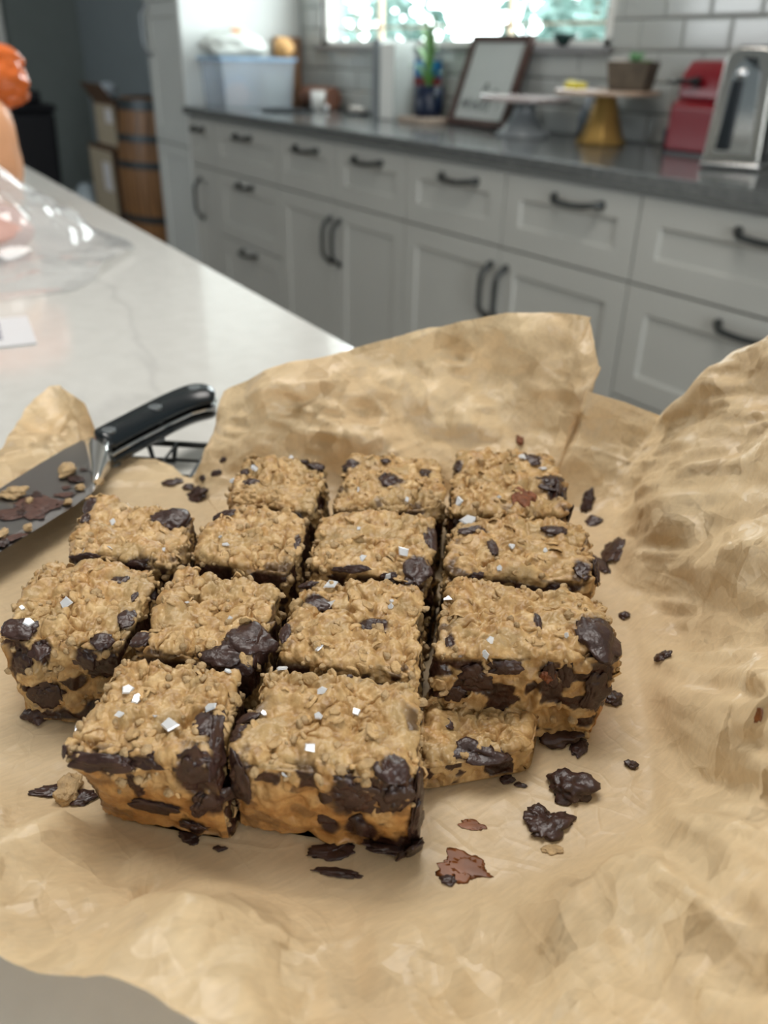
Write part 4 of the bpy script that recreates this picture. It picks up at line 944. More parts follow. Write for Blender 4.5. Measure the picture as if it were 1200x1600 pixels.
def bar_mesh(quad, sides, h, seed, N=104, Mh=64, puff=1.0):
    """quad: top corners back-left, back-right, front-right, front-left in the world; returns vertices, faces and attributes"""
    U, F = lattice(N, Mh); u = U[:, 0] / N; v = U[:, 1] / N; w_ = U[:, 2] / Mh
    a = 2 * u - 1; b = 2 * v - 1; r = np.maximum(np.abs(a), np.abs(b)) + 1e-9
    ln = (np.abs(a) ** 9 + np.abs(b) ** 9) ** (1 / 9) + 1e-9; a *= r / ln; b *= r / ln
    c = quad.mean(0); Q = c + (quad - c) * (.995 if Mh > 30 else .975)
    uu, vv = (a + 1) / 2, (b + 1) / 2
    top = (Q[0] * ((1 - uu) * vv)[:, None] + Q[1] * (uu * vv)[:, None] + Q[2] * (uu * (1 - vv))[:, None] + Q[3] * ((1 - uu) * (1 - vv))[:, None])
    xy = top[:, :2].copy(); cxy = c[:2]
    # crust sides lean outwards at the top of the pan, cut sides stay plumb; soft top edge
    xy = cxy + (xy - cxy) * (1 - .05 * w_ ** 10)[:, None]
    xy = xy + (xy - cxy) / (np.linalg.norm(xy - cxy, axis=1, keepdims=True) + 1e-9) * (.0014 * (1 - w_) * (r > .9))[:, None] * (0 if Mh < 30 else 1)
    ctr = [(Q[0] + Q[1]) / 2 - c, (Q[1] + Q[2]) / 2 - c, (Q[2] + Q[3]) / 2 - c, (Q[3] + Q[0]) / 2 - c]
    for s_, o_, cv in zip(sides, (b, a, -b, -a), ctr):       # baked sides draw in towards the bottom of the pan
        if s_ == 'r': xy = xy - cv[:2] * (np.clip(o_, 0, 1) ** 2 * (1 - w_) ** 1.1 * (.22 if cv is not ctr[2] else .46 * (1 - .55 * uu)))[:, None]
        if s_ == 'u': xy = xy - cv[:2] * (np.clip(o_, 0, 1) ** 2 * (1 - w_) ** 1.1 * .42)[:, None]
    z = w_ * h - .0020 * (r ** 14) * (w_ ** 8)
    V = np.column_stack([xy, z]); N0 = normals_np(V, F)
    if N0[w_ == 1][:, 2].mean() < 0: F = F[:, ::-1]; N0 = -N0
    wside = [np.clip(k, 0, 1) for k in (b, a, -b, -a)]; on = [(b > .93), (a > .93), (b < -.93), (a < -.93)]
    crust = np.zeros(len(V)); open_ = np.zeros(len(V))
    for s, o in zip(sides, on):
        if s == 'r': crust = np.maximum(crust, o * 1.0)
        if s == 'x': open_ = np.maximum(open_, o * 1.0)
    topf = np.clip(N0[:, 2], 0, 1); side = 1 - np.abs(N0[:, 2]); crust *= sst(side, .3, .9)
    tmp_w = w_
    p = V * 1000 + seed * 37.7
    wp = p + 1.6 * (np.column_stack([vn(p / 3.4, 5), vn(p / 3.4, 6), vn(p / 3.4, 7)]) - .5) * 2
    f1, f2 = worley(wp / np.array([7.5, 7.5, 6.0]), 11); L1 = 1 - np.clip(f1, 0, 1.1) ** 2
    g1, g2 = worley(wp / 3.9, 21); L2 = 1 - np.clip(g1, 0, 1.1) ** 2
    k1, k2 = worley(p / 1.9 + .6 * vn(p / 2, 9)[:, None], 31); L3 = 1 - np.clip(k1, 0, 1.1) ** 2
    low = fbm(p / 13, 51, 2) - .5; mid = fbm(p / 5, 55, 2) - .5; fine = fbm(p / .9, 61, 2) - .5
    gate = sst(vn(p / 9, 71), .25, .75)                       # rough patches and smooth ones
    crack = sst(.10 - (f2 - f1), 0, .10) * sst(vn(p / 12, 73), .45, .7)
    dt = 6.5 * low + 3.2 * mid + 1.9 * (L1 - .62) + (.8 + 1.4 * gate) * (L2 - .62) * 1.3 + (.45 + 1.1 * gate) * (L3 - .6) * .95 + .65 * fine - 2.4 * crack
    cav = sst(vn(wp / 5.2, 81), .58, .78) * sst(vn(p / 11, 82), .3, .6)
    ds = 3.2 * low + 1.8 * mid + 1.2 * (L1 - .62) + 1.4 * (L2 - .62) + 1.1 * (L3 - .6) + .5 * fine - 2.8 * cav - .8
    cgate = sst(w_ + .9 * (fbm(p / 6, 131, 2) - .5), .45, .75)
    dc = 2.4 * low + 1.6 * mid + .6 * (L1 - .6) + .5 * (L2 - .6) + .2 * (L3 - .6) + .15 * fine - 1.6 * sst(vn(p / 6, 83), .62, .82) + cgate * (.9 * (L1 - .6) + 1.1 * (L2 - .6) + .8 * (L3 - .6))
    sw = sst(side, .35, .85)
    d = dt * (1 - sw) + (ds * (1 - crust) + dc * crust) * sw
    bottom = N0[:, 2] < -.5; d = np.where(bottom, 0, d)
    # chocolate stains: strong on cut faces, along the knife cuts, here and there on the crust
    chn = fbm(p / np.array([6.5, 6.5, 4.5]), 91, 2); base_thr = np.where(open_ > 0, .51, .44)
    choc = sst(chn, base_thr, base_thr + .05) * sw * (1 - crust) + sst(chn, .60, .64) * sw * crust * (.4 + .6 * cgate)
    choc = np.maximum(choc, sst(chn, .66, .70) * (1 - sw) * .8 * sst(r, .75, .98))
    d = d * (1 - .45 * choc) - .35 * choc
    edge = sst(r, .90, 1) * (w_ > .6)
    V = V + N0 * (d * .001 * puff)[:, None]
    V[:, 2] += .001 * puff * 1.3 * (fbm(p / 17, 101, 2) - .5) * w_ * topf
    V[:, 2] = np.where(w_ < 1e-6, 0.0, np.maximum(V[:, 2], .0002 * (w_ > 0)))
    sw_in = np.clip((.02 - w_) / .02, 0, 1)
    tone = sst(fbm(p / 8, 111, 2), .45, .7) * .8
    cr2 = np.maximum(crust * (.95 - .65 * cgate), sst(L1 * .6 + low + mid * .8, .62, .85) * topf * .35 + sst(r, .9, 1) * topf * .25 * sst(vn(p / 4, 115), .4, .7))
    if 'r' in sides: cr2 = np.maximum(cr2, .45 * topf * sum(sst(x, .86, 1.) for s, x in zip(sides, (b, a, -b, -a)) if s == 'r') * sst(vn(p / 5, 117), .3, .7))
    return V, F, dict(choc=np.clip(choc, 0, 1), crust=np.clip(cr2, 0, 1), tone=tone), dict(top=topf, side=side, w=w_, r=r)

BD = {}
def build_bar(key, quad_px, sides, label, h=.0318, seed=1, N=104, ztop=TOP):
    quad = np.array([onz(x, y, ztop) for x, y in quad_px]); quad[:, 2] = 0
    V, F, at, info = bar_mesh(quad, sides, h, seed, N=N)
    c = quad.mean(0); zb_ = ztop - h
    root = empty('oat_bar', (c[0], c[1], zb_ + Z0), label, 'oat bar', 'oat bars cut on the parchment')
    Vw = V.copy(); Vw[:, 2] += zb_
    me = mesh_np('crumb', V - np.array([c[0], c[1], 0]), F, True, at); o = link('crumb', me, M['dough'], root)
    BD[key] = dict(root=root, V=Vw, N=normals_np(Vw, F), F=F, at=at, info=info, c=np.array([c[0], c[1], zb_]), me=me, N_=N)
    return root
for k_, (key, (qp, _)) in enumerate(BARS.items()):
    far = key[1] in '12'
    build_bar(key, qp, SIDES[key], LAB[key], HGT.get(key, .0318), seed=k_ + 3, N=92 if far else 112)

def snap(D, px, py):
    """nearest-to-eye surface point of a bar under a picture point, with its smoothed normal and picture scale"""
    d = ray(px, py); d = d / np.linalg.norm(d); t = D['V'] @ d; e = np.linalg.norm(D['V'] - t[:, None] * d, axis=1)
    nf = (D['N'] @ d) < .15
    m = (e < .0012) & nf
    if not m.any(): m = e < max(.0025, e.min() * 1.1)
    i = np.where(m)[0][np.argmin(t[m])]
    near = np.linalg.norm(D['V'] - D['V'][i], axis=1) < .0045
    n = D['N'][near].mean(0); n /= np.linalg.norm(n)
    if n[2] > .55: n = n + np.array([0, 0, 1.2])
    n /= np.linalg.norm(n)
    return D['V'][i], n, (D['V'][i] @ FW) / FPX
def frame_at(n, px_s):
    ex_ = RT - n * (RT @ n); ex_ /= np.linalg.norm(ex_); ey_ = np.cross(n, ex_); return ex_, ey_
def stain(D, P, rx, ex_, ey_, ry, kind='choc', soft=.35):
    q = D['V'] - P; a = q @ ex_ / rx; b = q @ ey_ / ry; rr = np.sqrt(a * a + b * b) + .35 * (fbm(D['V'] * 500, 7, 2) - .5)
    m_ = np.clip((1 - rr) / soft, 0, 1) * (np.abs(q @ np.cross(ex_, ey_)) < .006)
    D['at'][kind] = np.maximum(D['at'][kind], m_)
def chunk(key, px, py, wpx, hpx, mat='choc', name='chocolate_chip', rot=0., th=.36, proud=.2, seed=0, jag=.5, st=1.12):
    D = BD[key]; P, n, s = snap(D, px, py); ex_, ey_ = frame_at(n, s)
    fs = max(.58, abs(n @ (P / np.linalg.norm(P)))); rx = wpx * s / 2; ry = hpx * s / 2 / fs
    ca, sa = math.cos(rot), math.sin(rot); e1, e2 = ex_ * ca + ey_ * sa, -ex_ * sa + ey_ * ca
    if n[2] < .55: th, proud, jag = th * .7, .08, .85
    rz = th * min(rx, ry)
    S_ = ICO_V; sd = seed + int(px * 13 + py)
    dd = 1.03 + jag * 1.7 * (fbm(S_ * 1.2 + sd, 3, 2) - .5) + jag * 1.1 * (fbm(S_ * 2.9 + sd, 4, 2) - .5)
    q = S_ * dd[:, None]; q[:, 2] = np.sign(q[:, 2]) * np.abs(q[:, 2]) ** 1.25 + .16 * (fbm(S_ * 2.2 + sd, 5, 3) - .5) * (np.abs(S_[:, 2]))
    Vv = q[:, :1] * rx * e1 + q[:, 1:2] * ry * e2 + q[:, 2:3] * rz * n
    o = link(name, mesh_np(name, Vv + (P - D['c'] - n * rz * (1 - proud) + n * .0003), ICO_F), M[mat], D['root'])
    if st: stain(D, P, rx * st, e1, e2, ry * st)
    return o
CH = {
 'D1': [(832, 713, 34, 18), (858, 748, 46, 30), (884, 772, 40, 24), (713, 727, 16, 16), (893, 812, 16, 26)],
 'D2': [(737, 826, 44, 13), (863, 827, 42, 15), (772, 850, 16, 26), (866, 925, 22, 13), (911, 884, 30, 24), (938, 893, 26, 24), (745, 905, 30, 12)],
 'D3': [(943, 990, 74, 60), (843, 966, 12, 24), (862, 1062, 24, 34), (790, 1048, 50, 20), (742, 1066, 46, 26), (932, 1090, 40, 44), (884, 1060, 26, 40), (700, 1000, 14, 26), (716, 1085, 30, 22)],
 'C1': [(608, 748, 48, 30), (546, 724, 30, 16), (664, 733, 20, 14), (600, 716, 16, 8)],
 'C2': [(650, 884, 44, 40), (676, 842, 22, 40), (552, 890, 44, 12), (610, 900, 24, 12)],
 'C3': [(492, 936, 46, 22), (481, 907, 30, 9), (583, 972, 52, 22), (440, 985, 18, 26)],
 'C4': [(383, 1116, 36, 13), (358, 1140, 24, 26), (622, 1200, 54, 44), (545, 1256, 84, 62), (612, 1250, 46, 50), (560, 1300, 60, 40), (368, 1222, 34, 50), (512, 1290, 40, 22),
        (665, 1290, 30, 60), (700, 1272, 40, 70), (655, 1340, 46, 34), (596, 1345, 60, 26), (560, 1022, 10, 6)],
 'B1': [(393, 748, 24, 14), (497, 718, 28, 13), (478, 708, 14, 6), (382, 732, 14, 10)],
 'B2': [(346, 794, 36, 15), (470, 845, 12, 20)],
 'B3': [(392, 990, 78, 44), (345, 1016, 64, 30), (414, 1018, 34, 30), (218, 992, 36, 18), (370, 1050, 46, 22)],
 'B4': [(329, 1126, 40, 46), (345, 1168, 34, 44), (165, 1196, 84, 22), (72, 1178, 13, 13), (218, 1196, 54, 22), (296, 1218, 60, 56), (330, 1262, 56, 40), (240, 1268, 80, 20), (207, 1232, 22, 50), (300, 1300, 44, 22)],
 'A2': [(137, 786, 26, 22), (130, 806, 16, 14), (268, 803, 62, 30), (135, 878, 44, 12), (215, 884, 30, 14)],
 'A3': [(188, 900, 26, 14), (24, 984, 50, 30), (192, 962, 26, 26), (165, 1000, 34, 24), (60, 1010, 34, 26), (128, 1030, 40, 30), (208, 928, 9, 12), (75, 1090, 44, 40), (30, 1040, 30, 20)],
}
for key, L in CH.items():
    for i, c in enumerate(L): chunk(key, *c, seed=i)
chunk('D1', 817, 770, 36, 32, mat='nut', name='nut_piece', st=0, th=.5, proud=.4, jag=.9)
chunk('D3', 858, 1058, 20, 16, mat='nut', name='nut_piece', st=0, th=.5, proud=.5)
for key, D in BD.items():
    for k in ('choc', 'crust', 'tone'): D['me'].attributes[k].data.foreach_set('value', np.asarray(D['at'][k], np.float32))

# rolled-oat flakes half sunk in the dough: nobody could count them, one part per bar
def flakes(key, n, seed):
    D = BD[key]; rg = np.random.default_rng(seed); V, Nn, inf = D['V'], D['N'], D['info']
    ok = (inf['w'] > .05) & (D['at']['choc'] < .3) & (D['at']['crust'] < .6)
    wgt = ok * (inf['top'] * .8 + .9 * inf['side']); idx = rg.choice(len(V), n, p=wgt / wgt.sum())
    a = np.linspace(0, 2 * np.pi, 12, endpoint=False); VV = []; FF = []; o_ = 0
    for i in idx:
        nn = Nn[i] + rg.normal(size=3) * .42; nn /= np.linalg.norm(nn); t = np.cross(nn, rg.normal(size=3)); t /= np.linalg.norm(t); b = np.cross(nn, t)
        R_ = rg.uniform(.0013, .0029); q = rg.uniform(.62, .85); th = rg.uniform(.00035, .0006)
        rad_ = R_ * (1 + .13 * np.sin(a * 2 + rg.random() * 6) + .08 * np.sin(a * 5 + rg.random() * 6)); bend = rg.uniform(-.25, .25)
        ring = lambda k, z: V[i] + np.outer(np.cos(a) * rad_ * k, t) + np.outer(np.sin(a) * rad_ * k * q, b) + np.outer(z + bend * (np.cos(a) * rad_ * k) ** 2 / R_, nn)
        pts = np.vstack([ring(.9, -th), ring(1., 0), ring(.78, th), ring(.3, th * .55)]); pts += nn * rg.uniform(-.0005, .0002)
        VV.append(pts)
        for r_ in range(3):
            j = np.arange(12); FF.append(np.stack([o_ + r_ * 12 + j, o_ + r_ * 12 + (j + 1) % 12, o_ + (r_ + 1) * 12 + (j + 1) % 12, o_ + (r_ + 1) * 12 + j], 1))
        k_ = o_ + 36; FF.append(np.array([[k_, k_ + 1, k_ + 2, k_ + 3], [k_, k_ + 3, k_ + 4, k_ + 11], [k_ + 11, k_ + 4, k_ + 5, k_ + 10], [k_ + 10, k_ + 5, k_ + 6, k_ + 9], [k_ + 9, k_ + 6, k_ + 7, k_ + 8]]))
        o_ += 48
    o = link('oat_flakes', mesh_np('oat_flakes', np.vstack(VV) - D['c'], np.vstack(FF)), M['flake'], D['root']); o['kind'] = 'stuff'
for i, key in enumerate(BD): flakes(key, 55, 100 + i)
# small loose crumbs clinging to the bars
def clings(key, n, seed):
    D = BD[key]; rg = np.random.default_rng(seed); V, Nn, inf = D['V'], D['N'], D['info']
    wgt = (inf['w'] > .03) * (.35 * inf['top'] + inf['side'] + .4 * (inf['r'] > .9)) * (D['at']['crust'] < .5) * (D['at']['choc'] < .5); idx = rg.choice(len(V), n, p=wgt / wgt.sum()); VV = []; FF = []
    for k, i in enumerate(idx):
        s = rg.uniform(.0005, .0016) ; q = IC2_V * (1 + .5 * (fbm(IC2_V * 1.6 + k * 3.1, seed, 2) - .5) * 2)[:, None] * s * rg.uniform(.6, 1.2, 3)
        VV.append(V[i] + Nn[i] * s * .3 + q); FF.append(IC2_F + len(IC2_V) * k)
    o = link('crumbs', mesh_np('crumbs', np.vstack(VV) - D['c'], np.vstack(FF)), M['crumb'], D['root']); o['kind'] = 'stuff'
for i, key in enumerate(BD): clings(key, 90, 300 + i)

# flaky salt
SALT = {'C3': [(513, 912, 20, 24), (512, 945, 22, 16), (495, 1010, 10, 14), (607, 945, 9, 10), (612, 935, 7, 9)],
 'C4': [(437, 1027, 20, 12), (493, 1118, 16, 13), (480, 1168, 16, 18), (446, 1212, 13, 18), (553, 1108, 16, 14), (500, 1078, 18, 16), (415, 1110, 8, 12)],
 'D1': [(820, 713, 20, 13), (845, 729, 18, 9), (717, 782, 20, 18), (782, 774, 8, 6)],
 'D2': [(735, 812, 30, 20), (799, 850, 12, 10), (777, 886, 11, 10), (850, 857, 12, 8), (858, 832, 10, 7), (757, 924, 8, 7)],
 'D3': [(887, 990, 11, 10), (769, 997, 13, 12), (697, 938, 14, 16), (762, 1023, 16, 10)],
 'C2': [(628, 862, 20, 20), (568, 868, 10, 14), (560, 822, 8, 7), (603, 900, 10, 12)],
 'B4': [(200, 1072, 18, 16), (217, 1088, 26, 16), (183, 1116, 13, 22), (267, 1129, 30, 24), (330, 1101, 20, 15), (357, 1037, 14, 10), (112, 1124, 18, 8), (238, 1112, 8, 8)],
 'B3': [(293, 937, 10, 8), (360, 962, 10, 10)], 'A2': [(163, 858, 20, 15), (175, 814, 14, 9), (132, 857, 8, 8), (255, 855, 8, 6)],
 'A3': [(50, 970, 16, 14), (103, 941, 24, 20), (36, 946, 10, 10)], 'B1': [(395, 735, 14, 10), (455, 712, 12, 8), (360, 750, 10, 8)], 'B2': [(352, 848, 8, 14), (340, 838, 8, 7)], 'C1': [(560, 765, 10, 7), (640, 780, 10, 8)]}
def salt(key, px, py, wpx, hpx, k):
    D = BD[key]; P, n, s = snap(D, px, py); rg = np.random.default_rng(int(px * 7 + py)); ex_, ey_ = frame_at(n, s)
    tl_ = n + rg.normal(size=3) * .45; tl_ -= (P / np.linalg.norm(P)) * .5; tl_ /= np.linalg.norm(tl_); ex_ = np.cross(tl_, rg.normal(size=3)); ex_ /= np.linalg.norm(ex_); ey_ = np.cross(tl_, ex_)
    nn = rg.integers(4, 7); a = np.sort(rg.uniform(0, 2 * math.pi, nn)) if nn > 5 else np.linspace(0, 2 * math.pi, nn, endpoint=False) + rg.uniform(-.3, .3, nn)
    r_ = rg.uniform(.75, 1.1, nn); bm = bmesh.new(); O_ = P - D['c'] + n * hpx * s * .22
    pts = [O_ + ex_ * math.cos(t) * r * wpx * s * .58 + ey_ * math.sin(t) * r * hpx * s * .64 for t, r in zip(a, r_)]
    lo = [bm.verts.new(tuple(p - tl_ * .00022)) for p in pts]; hi = [bm.verts.new(tuple(O_ + (p - O_) * .82 + tl_ * .00022)) for p in pts]
    bm.faces.new(lo[::-1]); bm.faces.new(hi)
    for i in range(nn): bm.faces.new((lo[i], lo[(i + 1) % nn], hi[(i + 1) % nn], hi[i]))
    bmobj('salt_flake', bm, M['salt'], D['root'])
for key, L in SALT.items():
    for k, s_ in enumerate(L): salt(key, *s_, k)

# the torn lower edge left standing on the near side of the bar by the empty spot
D = BD['D3']
qd = np.array([onz(x, y, -.1795) for x, y in [(660, 1088), (850, 1098), (836, 1166), (652, 1198)]]); qd[:, 2] = 0
V_, F_, at_, inf_ = bar_mesh(qd, 'cccc', .0102, 41, N=84, Mh=28, puff=.85); at_['choc'] *= (fbm(V_ * 130, 5, 2) > .53)
off = np.array([D['c'][0], D['c'][1], 0]); link('torn_edge', mesh_np('torn_edge', V_ - off, F_, True, at_), M['dough'], D['root'])
BD['ledge'] = dict(D, V=V_ + np.array([0, 0, FZ]), N=normals_np(V_, F_), at=at_, info=inf_)
chunk('ledge', 752, 1172, 76, 34, seed=3, jag=.9); chunk('ledge', 676, 1078, 26, 34, 'flake', 'oat_lump', st=0, th=.5, proud=.4)
chunk('ledge', 700, 1120, 26, 16, seed=6)
BD.pop('ledge')

# ============================================================ SCRAPS ON THE PAPER
PD = dict(V=paperV - np.array([0, 0, Z0]), N=N_.copy())
PN = normals_np(paperV, F)
PD['N'] = PN if PN[1:, 2].mean() > 0 else -PN
def snap_paper(px, py):
    d = ray(px, py); d /= np.linalg.norm(d); t = PD['V'] @ d; e = np.linalg.norm(PD['V'] - t[:, None] * d, axis=1); i = np.argmin(e + .02 * np.maximum(0, t - t[np.argmin(e)]))
    nr_ = np.linalg.norm(PD['V'] - PD['V'][i], axis=1) < .004; n = PD['N'][nr_].mean(0); n /= np.linalg.norm(n); return PD['V'][i], n, (PD['V'][i] @ FW) / FPX
def scrap(name, mat, px, py, wpx, hpx, label, cat, rot=0., th=.5, seed=1, jag=.9, group=None, base=None, parent=None):
    P, n, s = base or snap_paper(px, py); ex_, ey_ = frame_at(n, s); fs = max(.58, abs(n @ (P / np.linalg.norm(P)))); rx = wpx * s / 2; ry = hpx * s / 2 / fs
    ca, sa = math.cos(rot), math.sin(rot); e1, e2 = ex_ * ca + ey_ * sa, -ex_ * sa + ey_ * ca; rz = th * min(rx, ry)
    dd = 1 + jag * 1.5 * (fbm(ICO_V * 1.2 + seed * 3.3, 3, 2) - .5) + jag * .9 * (fbm(ICO_V * 3.4 + seed * 3.3, 4, 3) - .5)
    q = ICO_V * dd[:, None]; q[:, 2] = np.maximum(q[:, 2], -.55) + .55
    Vv = q[:, :1] * rx * e1 + q[:, 1:2] * ry * e2 + q[:, 2:3] * rz * n
    o = link(name, mesh_np(name, Vv, ICO_F), M[mat], parent, W(P + n * .0002))
    if parent is not None: o.location = Vector((P + n * .0002)) + Vector((0, 0, Z0)) - parent.location
    if label: tag(o, label, cat, group)
    return o
CG = 'chocolate scraps on the parchment'
for i, (x, y, w_, h_, r_, t_, lb) in enumerate([
 (890, 1236, 66, 40, .2, .55, 'thick chocolate shard alone on the empty paper, upper of the two big ones'),
 (840, 1275, 46, 30, -.2, .4, 'knobbly chocolate piece touching the forked one on the paper'),
 (858, 1292, 70, 34, .5, .4, 'forked chocolate piece on the empty paper, lower of the big ones'),
 (792, 1216, 22, 12, .1, .4, 'small chocolate drop with a thin tail between the torn edge and the shard'),
 (812, 1225, 18, 6, -.3, .3, 'thin chocolate tail beside the small drop on the empty paper'),
 (866, 1146, 78, 34, -.25, .35, 'ragged dark chocolate smear at the foot of the torn edge'),
 (908, 1166, 26, 30, -.6, .25, 'brown chocolate wisp at the right end of the ragged smear'),
 (985, 1196, 20, 11, 0, .5, 'chocolate drop on the paper slope right of the empty spot'),
 (1034, 1028, 24, 14, .2, .4, 'small chocolate crumb pair right of the bar with the swirled chip'),
 (960, 866, 36, 30, -.3, .3, 'dark red-brown chocolate flake on the paper beside the second right-edge bar'),
 (938, 882, 18, 30, .2, .25, 'thin curl of chocolate against the second right-edge bar'),
 (927, 815, 26, 14, .3, .35, 'chocolate crumb at the gap between the two far right bars'),
 (920, 780, 20, 32, -.4, .35, 'chocolate crumb on the paper right of the back corner bar'),
 (975, 966, 16, 10, 0, .5, 'tiny chocolate bit peeping out beside the swirled chip'),
 (955, 1093, 30, 18, .4, .4, 'chocolate crumb under the right corner of the bar with the swirled chip'),
 (518, 1333, 62, 20, .15, .3, 'jagged chocolate scrap in front of the large front bar'),
 (524, 1363, 76, 14, -.15, .2, 'long flat chocolate sliver nearest the viewer'),
 (344, 1325, 18, 9, 0, .4, 'tiny chocolate speck in front of the two front bars'),
 (296, 1308, 34, 18, -.4, .4, 'chocolate scrap under the meeting of the two front bars'),
 (705, 1374, 28, 12, -.1, .3, 'small chocolate scrap beside the caramel stain'),
 (85, 1238, 60, 16, .1, .3, 'dark chocolate scrap under the crumb at the front left bar'),
 (133, 1248, 40, 20, .2, .35, 'dark chocolate scrap right of the crumb at the front left bar'),
 (70, 1112, 46, 28, .2, .4, 'chocolate lump at the foot of the leftmost bar'),
 (312, 778, 36, 18, .1, .4, 'biggest chocolate crumb behind the bar by the knife'),
 (296, 762, 20, 10, 0, .4, 'middle chocolate crumb of the row behind the bar by the knife'),
 (272, 754, 26, 10, .1, .3, 'flat chocolate crumb near the rack corner'),
 (338, 740, 14, 8, .4, .3, 'reddish speck on the paper left of the back row'),
 (318, 748, 10, 7, .4, .3, 'reddish speck nearest the corner of the paper gap'),
 (348, 719, 10, 8, .4, .3, 'brown speck highest on the paper behind the back row')]):
    scrap('chocolate_scrap', 'choc' if i % 5 else 'choc', x, y, w_, h_, lb, 'chocolate', r_, t_, seed=i + 2, group=CG)
scrap('cookie_crumb', 'crumb', 107, 1238, 36, 34, 'pale crumb beneath the front left bar', 'crumb', seed=50, th=.8)
scrap('cookie_crumb', 'crumb', 865, 1325, 30, 12, 'orange-brown crumb smear below the forked chocolate', 'crumb', seed=51, th=.2)
scrap('cookie_crumb', 'nut', 812, 690, 12, 14, 'brown crumb on the paper behind the back right bar', 'crumb', seed=52, th=.5)
# caramel stains dried on the paper
for i, (x, y, w_, h_, r_) in enumerate([(722, 1352, 70, 34, -.35), (738, 1294, 36, 12, -.1), (1186, 1118, 24, 10, .3)]):
    scrap('caramel_stain', 'caramel', x, y, w_, h_, ['glassy red-brown caramel stain beside the large front bar', 'faint caramel streak above the glassy stain', 'small orange-brown stain on the right paper slope'][i], 'stain', r_, .02, seed=60 + i, jag=1.1)

# ============================================================ THE KNIFE
KZ = -.1790                                             # the blade's plane
kO = onz(150, 712, KZ); r1_, r3_ = onz(170, 674, KZ + .009), onz(303, 608, KZ + .009)
kD = (r1_ - r3_); kD[2] = 0; kD /= np.linalg.norm(kD); kU = np.array([0, 0, 1.]); kN = np.cross(kU, kD)
YS = 1.0 if kN[0] > 0 else -1.0
kn = empty('chef_knife', W(kO), 'chef knife with black riveted handle, chocolate-smeared blade lying on the paper', 'knife', rz=math.atan2(kD[1], kD[0]))
def kf(p): q = np.asarray(p) - kO; return np.array([q @ kD, q @ kN, q[2]])
sp = [kf(onz(x, y, KZ))[:2] for x, y in [(130, 690), (100, 705), (60, 729), (20, 754), (-20, 779), (-80, 817), (-150, 862), (-220, 912), (-270, 955)]]
eg = [kf(onz(x, y, KZ))[:2] for x, y in [(146, 768), (118, 789), (75, 816), (30, 844), (-15, 872), (-75, 907), (-150, 947), (-220, 975), (-275, 968)]]
bm = bmesh.new(); secs = []
for (a, b) in zip(sp, eg):
    c = b + (a - b) * .10; th = .0010
    secs.append([bm.verts.new((a[0], a[1], -th)), bm.verts.new((a[0], a[1], th)), bm.verts.new((c[0], c[1], th * .8)), bm.verts.new((b[0], b[1], 0)), bm.verts.new((c[0], c[1], -th * .8))])
for a, b in zip(secs, secs[1:]):
    for k in range(5): bm.faces.new((a[k], a[(k + 1) % 5], b[(k + 1) % 5], b[k]))
bm.faces.new(secs[0]); bm.faces.new(secs[-1]); bmobj('blade', bm, M['blade'], kn, smooth=False)
bk_ = [kf(onz(x, y, KZ + .0085)) for x, y in [(140, 677), (152, 670), (200, 646), (245, 622), (290, 602), (315, 599), (338, 601)]]
nr_l = [kf(onz(x, y, KZ)) for x, y in [(177, 712), (184, 707), (222, 686), (265, 664), (300, 647), (322, 641), (338, 641)]]
# bolster: from a thin edge at the blade to the full handle section
b0, n0 = bk_[0], nr_l[0]
def ring_(bm, c0, c1, hz, seg=20):
    out = []
    for k in range(seg):
        a = 2 * math.pi * k / seg; ca, sa = math.cos(a), math.sin(a); t = .5 + .5 * math.copysign(abs(ca) ** .6, ca); p = c0 * (1 - t) + c1 * t
        out.append(bm.verts.new((p[0], p[1], hz * math.copysign(abs(sa) ** .6, sa))))
    return out
bm = bmesh.new(); e_s, e_n = sp[0], eg[0]
rs = []
for t, hz in ((0, .0012), (.25, .0042), (.6, .0068), (1, .0082)):
    a_ = e_s * (1 - t) + b0[:2] * t; c_ = e_n * (1 - t) ** 1.6 + n0[:2] * (1 - (1 - t) ** 1.6); rs.append(ring_(bm, a_, c_, hz))
for a, b in zip(rs, rs[1:]):
    for k in range(20): bm.faces.new((a[k], a[(k + 1) % 20], b[(k + 1) % 20], b[k]))
bm.faces.new(rs[0]); bm.faces.new(rs[-1]); bmobj('bolster', bm, M['bolster'], kn, smooth=True)
bm = bmesh.new(); rs = [ring_(bm, a[:2], b[:2], .0013) for a, b in zip(bk_, nr_l)]
for a, b in zip(rs, rs[1:]):
    for k in range(20): bm.faces.new((a[k], a[(k + 1) % 20], b[(k + 1) % 20], b[k]))
bm.faces.new(rs[0]); bm.faces.new(rs[-1]); bmobj('tang', bm, M['bolster'], kn, smooth=False)
for s_ in (1, -1):
    bm = bmesh.new(); rings = []
    for i, (a, b) in enumerate(zip(bk_, nr_l)):
        last = i == len(bk_) - 1; A_, B_ = a[:2], b[:2]
        if last: A_, B_ = A_ + (B_ - A_) * .1, B_ + (A_ - B_) * .1
        zl, zh = .0014, .0100 - (.0022 if last else 0); w2 = B_ - A_
        rings.append([bm.verts.new((*(A_ + w2 * t), s_ * (zl + (zh - zl) * h))) for t, h in ((0, 0), (.01, .6), (.05, .93), (.10, 1), (.14, 1), (.50, 1), (.54, 1), (.66, .93), (.97, .5), (1, 0))])
    for a, b in zip(rings, rings[1:]):
        for k in range(10): bm.faces.new((a[k], a[(k + 1) % 10], b[(k + 1) % 10], b[k]))
    bm.faces.new(rings[0]); bm.faces.new(rings[-1]); o = bmobj('handle_scale', bm, M['handle'], kn, smooth=True)
    sd_ = o.modifiers.new('sub', 'SUBSURF'); sd_.levels = 2; sd_.render_levels = 2
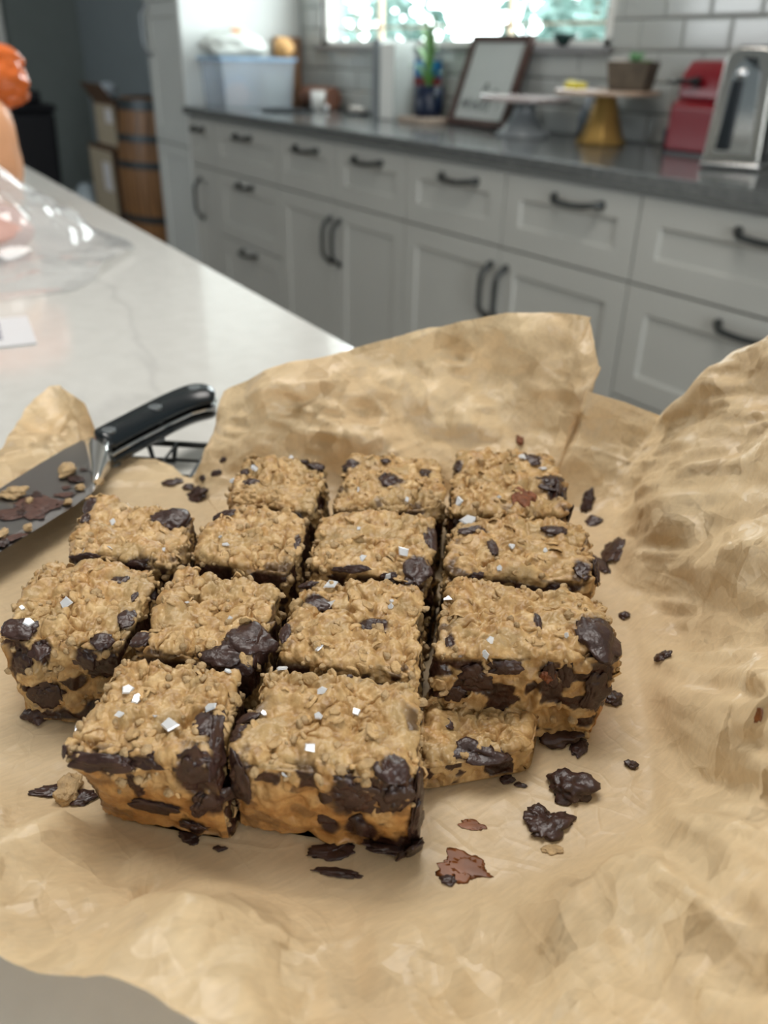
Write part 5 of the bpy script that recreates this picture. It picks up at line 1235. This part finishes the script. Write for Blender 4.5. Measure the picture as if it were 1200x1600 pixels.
for x, y in ((170, 674), (242, 638), (303, 608)):
    p = kf(onz(x, y, KZ + .0088)); bm = bmesh.new(); lathe(bm, [(0, -.0100), (.0036, -.0100), (.0036, .0100), (.0034, .01012), (0, .01012)], 24); bmobj('rivet', bm, M['rivet'], kn, loc=(p[0], p[1], 0), smooth=False)
# chocolate film and crumbs on the blade
def on_blade(px, py):
    d = ray(px, py); t = (KZ + .0011) / d[2]; P = d * t; return P, kU.copy(), (P @ FW) / FPX
for i, (x, y, w_, h_, r_, mt) in enumerate([(62, 790, 60, 26, -.45, 'smear'), (52, 806, 34, 12, -.4, 'smear'), (100, 774, 30, 8, .1, 'smear'), (96, 786, 34, 7, -.3, 'smear'), (20, 840, 34, 10, .5, 'smear'), (118, 750, 26, 9, -.5, 'choc'), (57, 775, 14, 10, .5, 'choc'), (34, 803, 12, 10, .5, 'choc'), (40, 800, 80, 18, .35, 'smear'), (3, 850, 20, 12, .4, 'choc'), (130, 734, 9, 6, 0, 'choc'), (104, 762, 10, 6, 0, 'smear')]):
    P, n_, s_ = on_blade(x, y); o = scrap('chocolate_smear', mt, x, y, w_, h_, None, None, r_, .03 if mt == 'smear' else .25, seed=80 + i, jag=1.1, base=(P, n_, s_))
    o.parent = kn; o.matrix_parent_inverse = (Matrix.Translation(kn.location) @ Matrix.Rotation(kn.rotation_euler[2], 4, 'Z')).inverted()
for x, y, w_, h_, lb in [(22, 775, 40, 16, 'largest pale crumb on the knife blade, left of the chocolate film'), (105, 740, 24, 20, 'pale crumb on the blade near the bolster'), (46, 784, 12, 9, 'small crumb beside the largest one on the blade'), (108, 786, 12, 9, 'small crumb at the edge side of the blade'), (126, 764, 16, 8, 'crumb on the blade nearest the oat bar'), (155, 755, 20, 9, 'crumb lying beside the steel bolster'), (2, 836, 16, 16, 'crumb on the blade at the frame edge'), (44, 828, 14, 10, 'crumb along the cutting edge of the knife')]:
    scrap('cookie_crumb', 'crumb', x, y, w_, h_, lb, 'crumb', seed=int(x * 3 + y), th=.6, base=on_blade(x, y), group='crumbs on the knife')
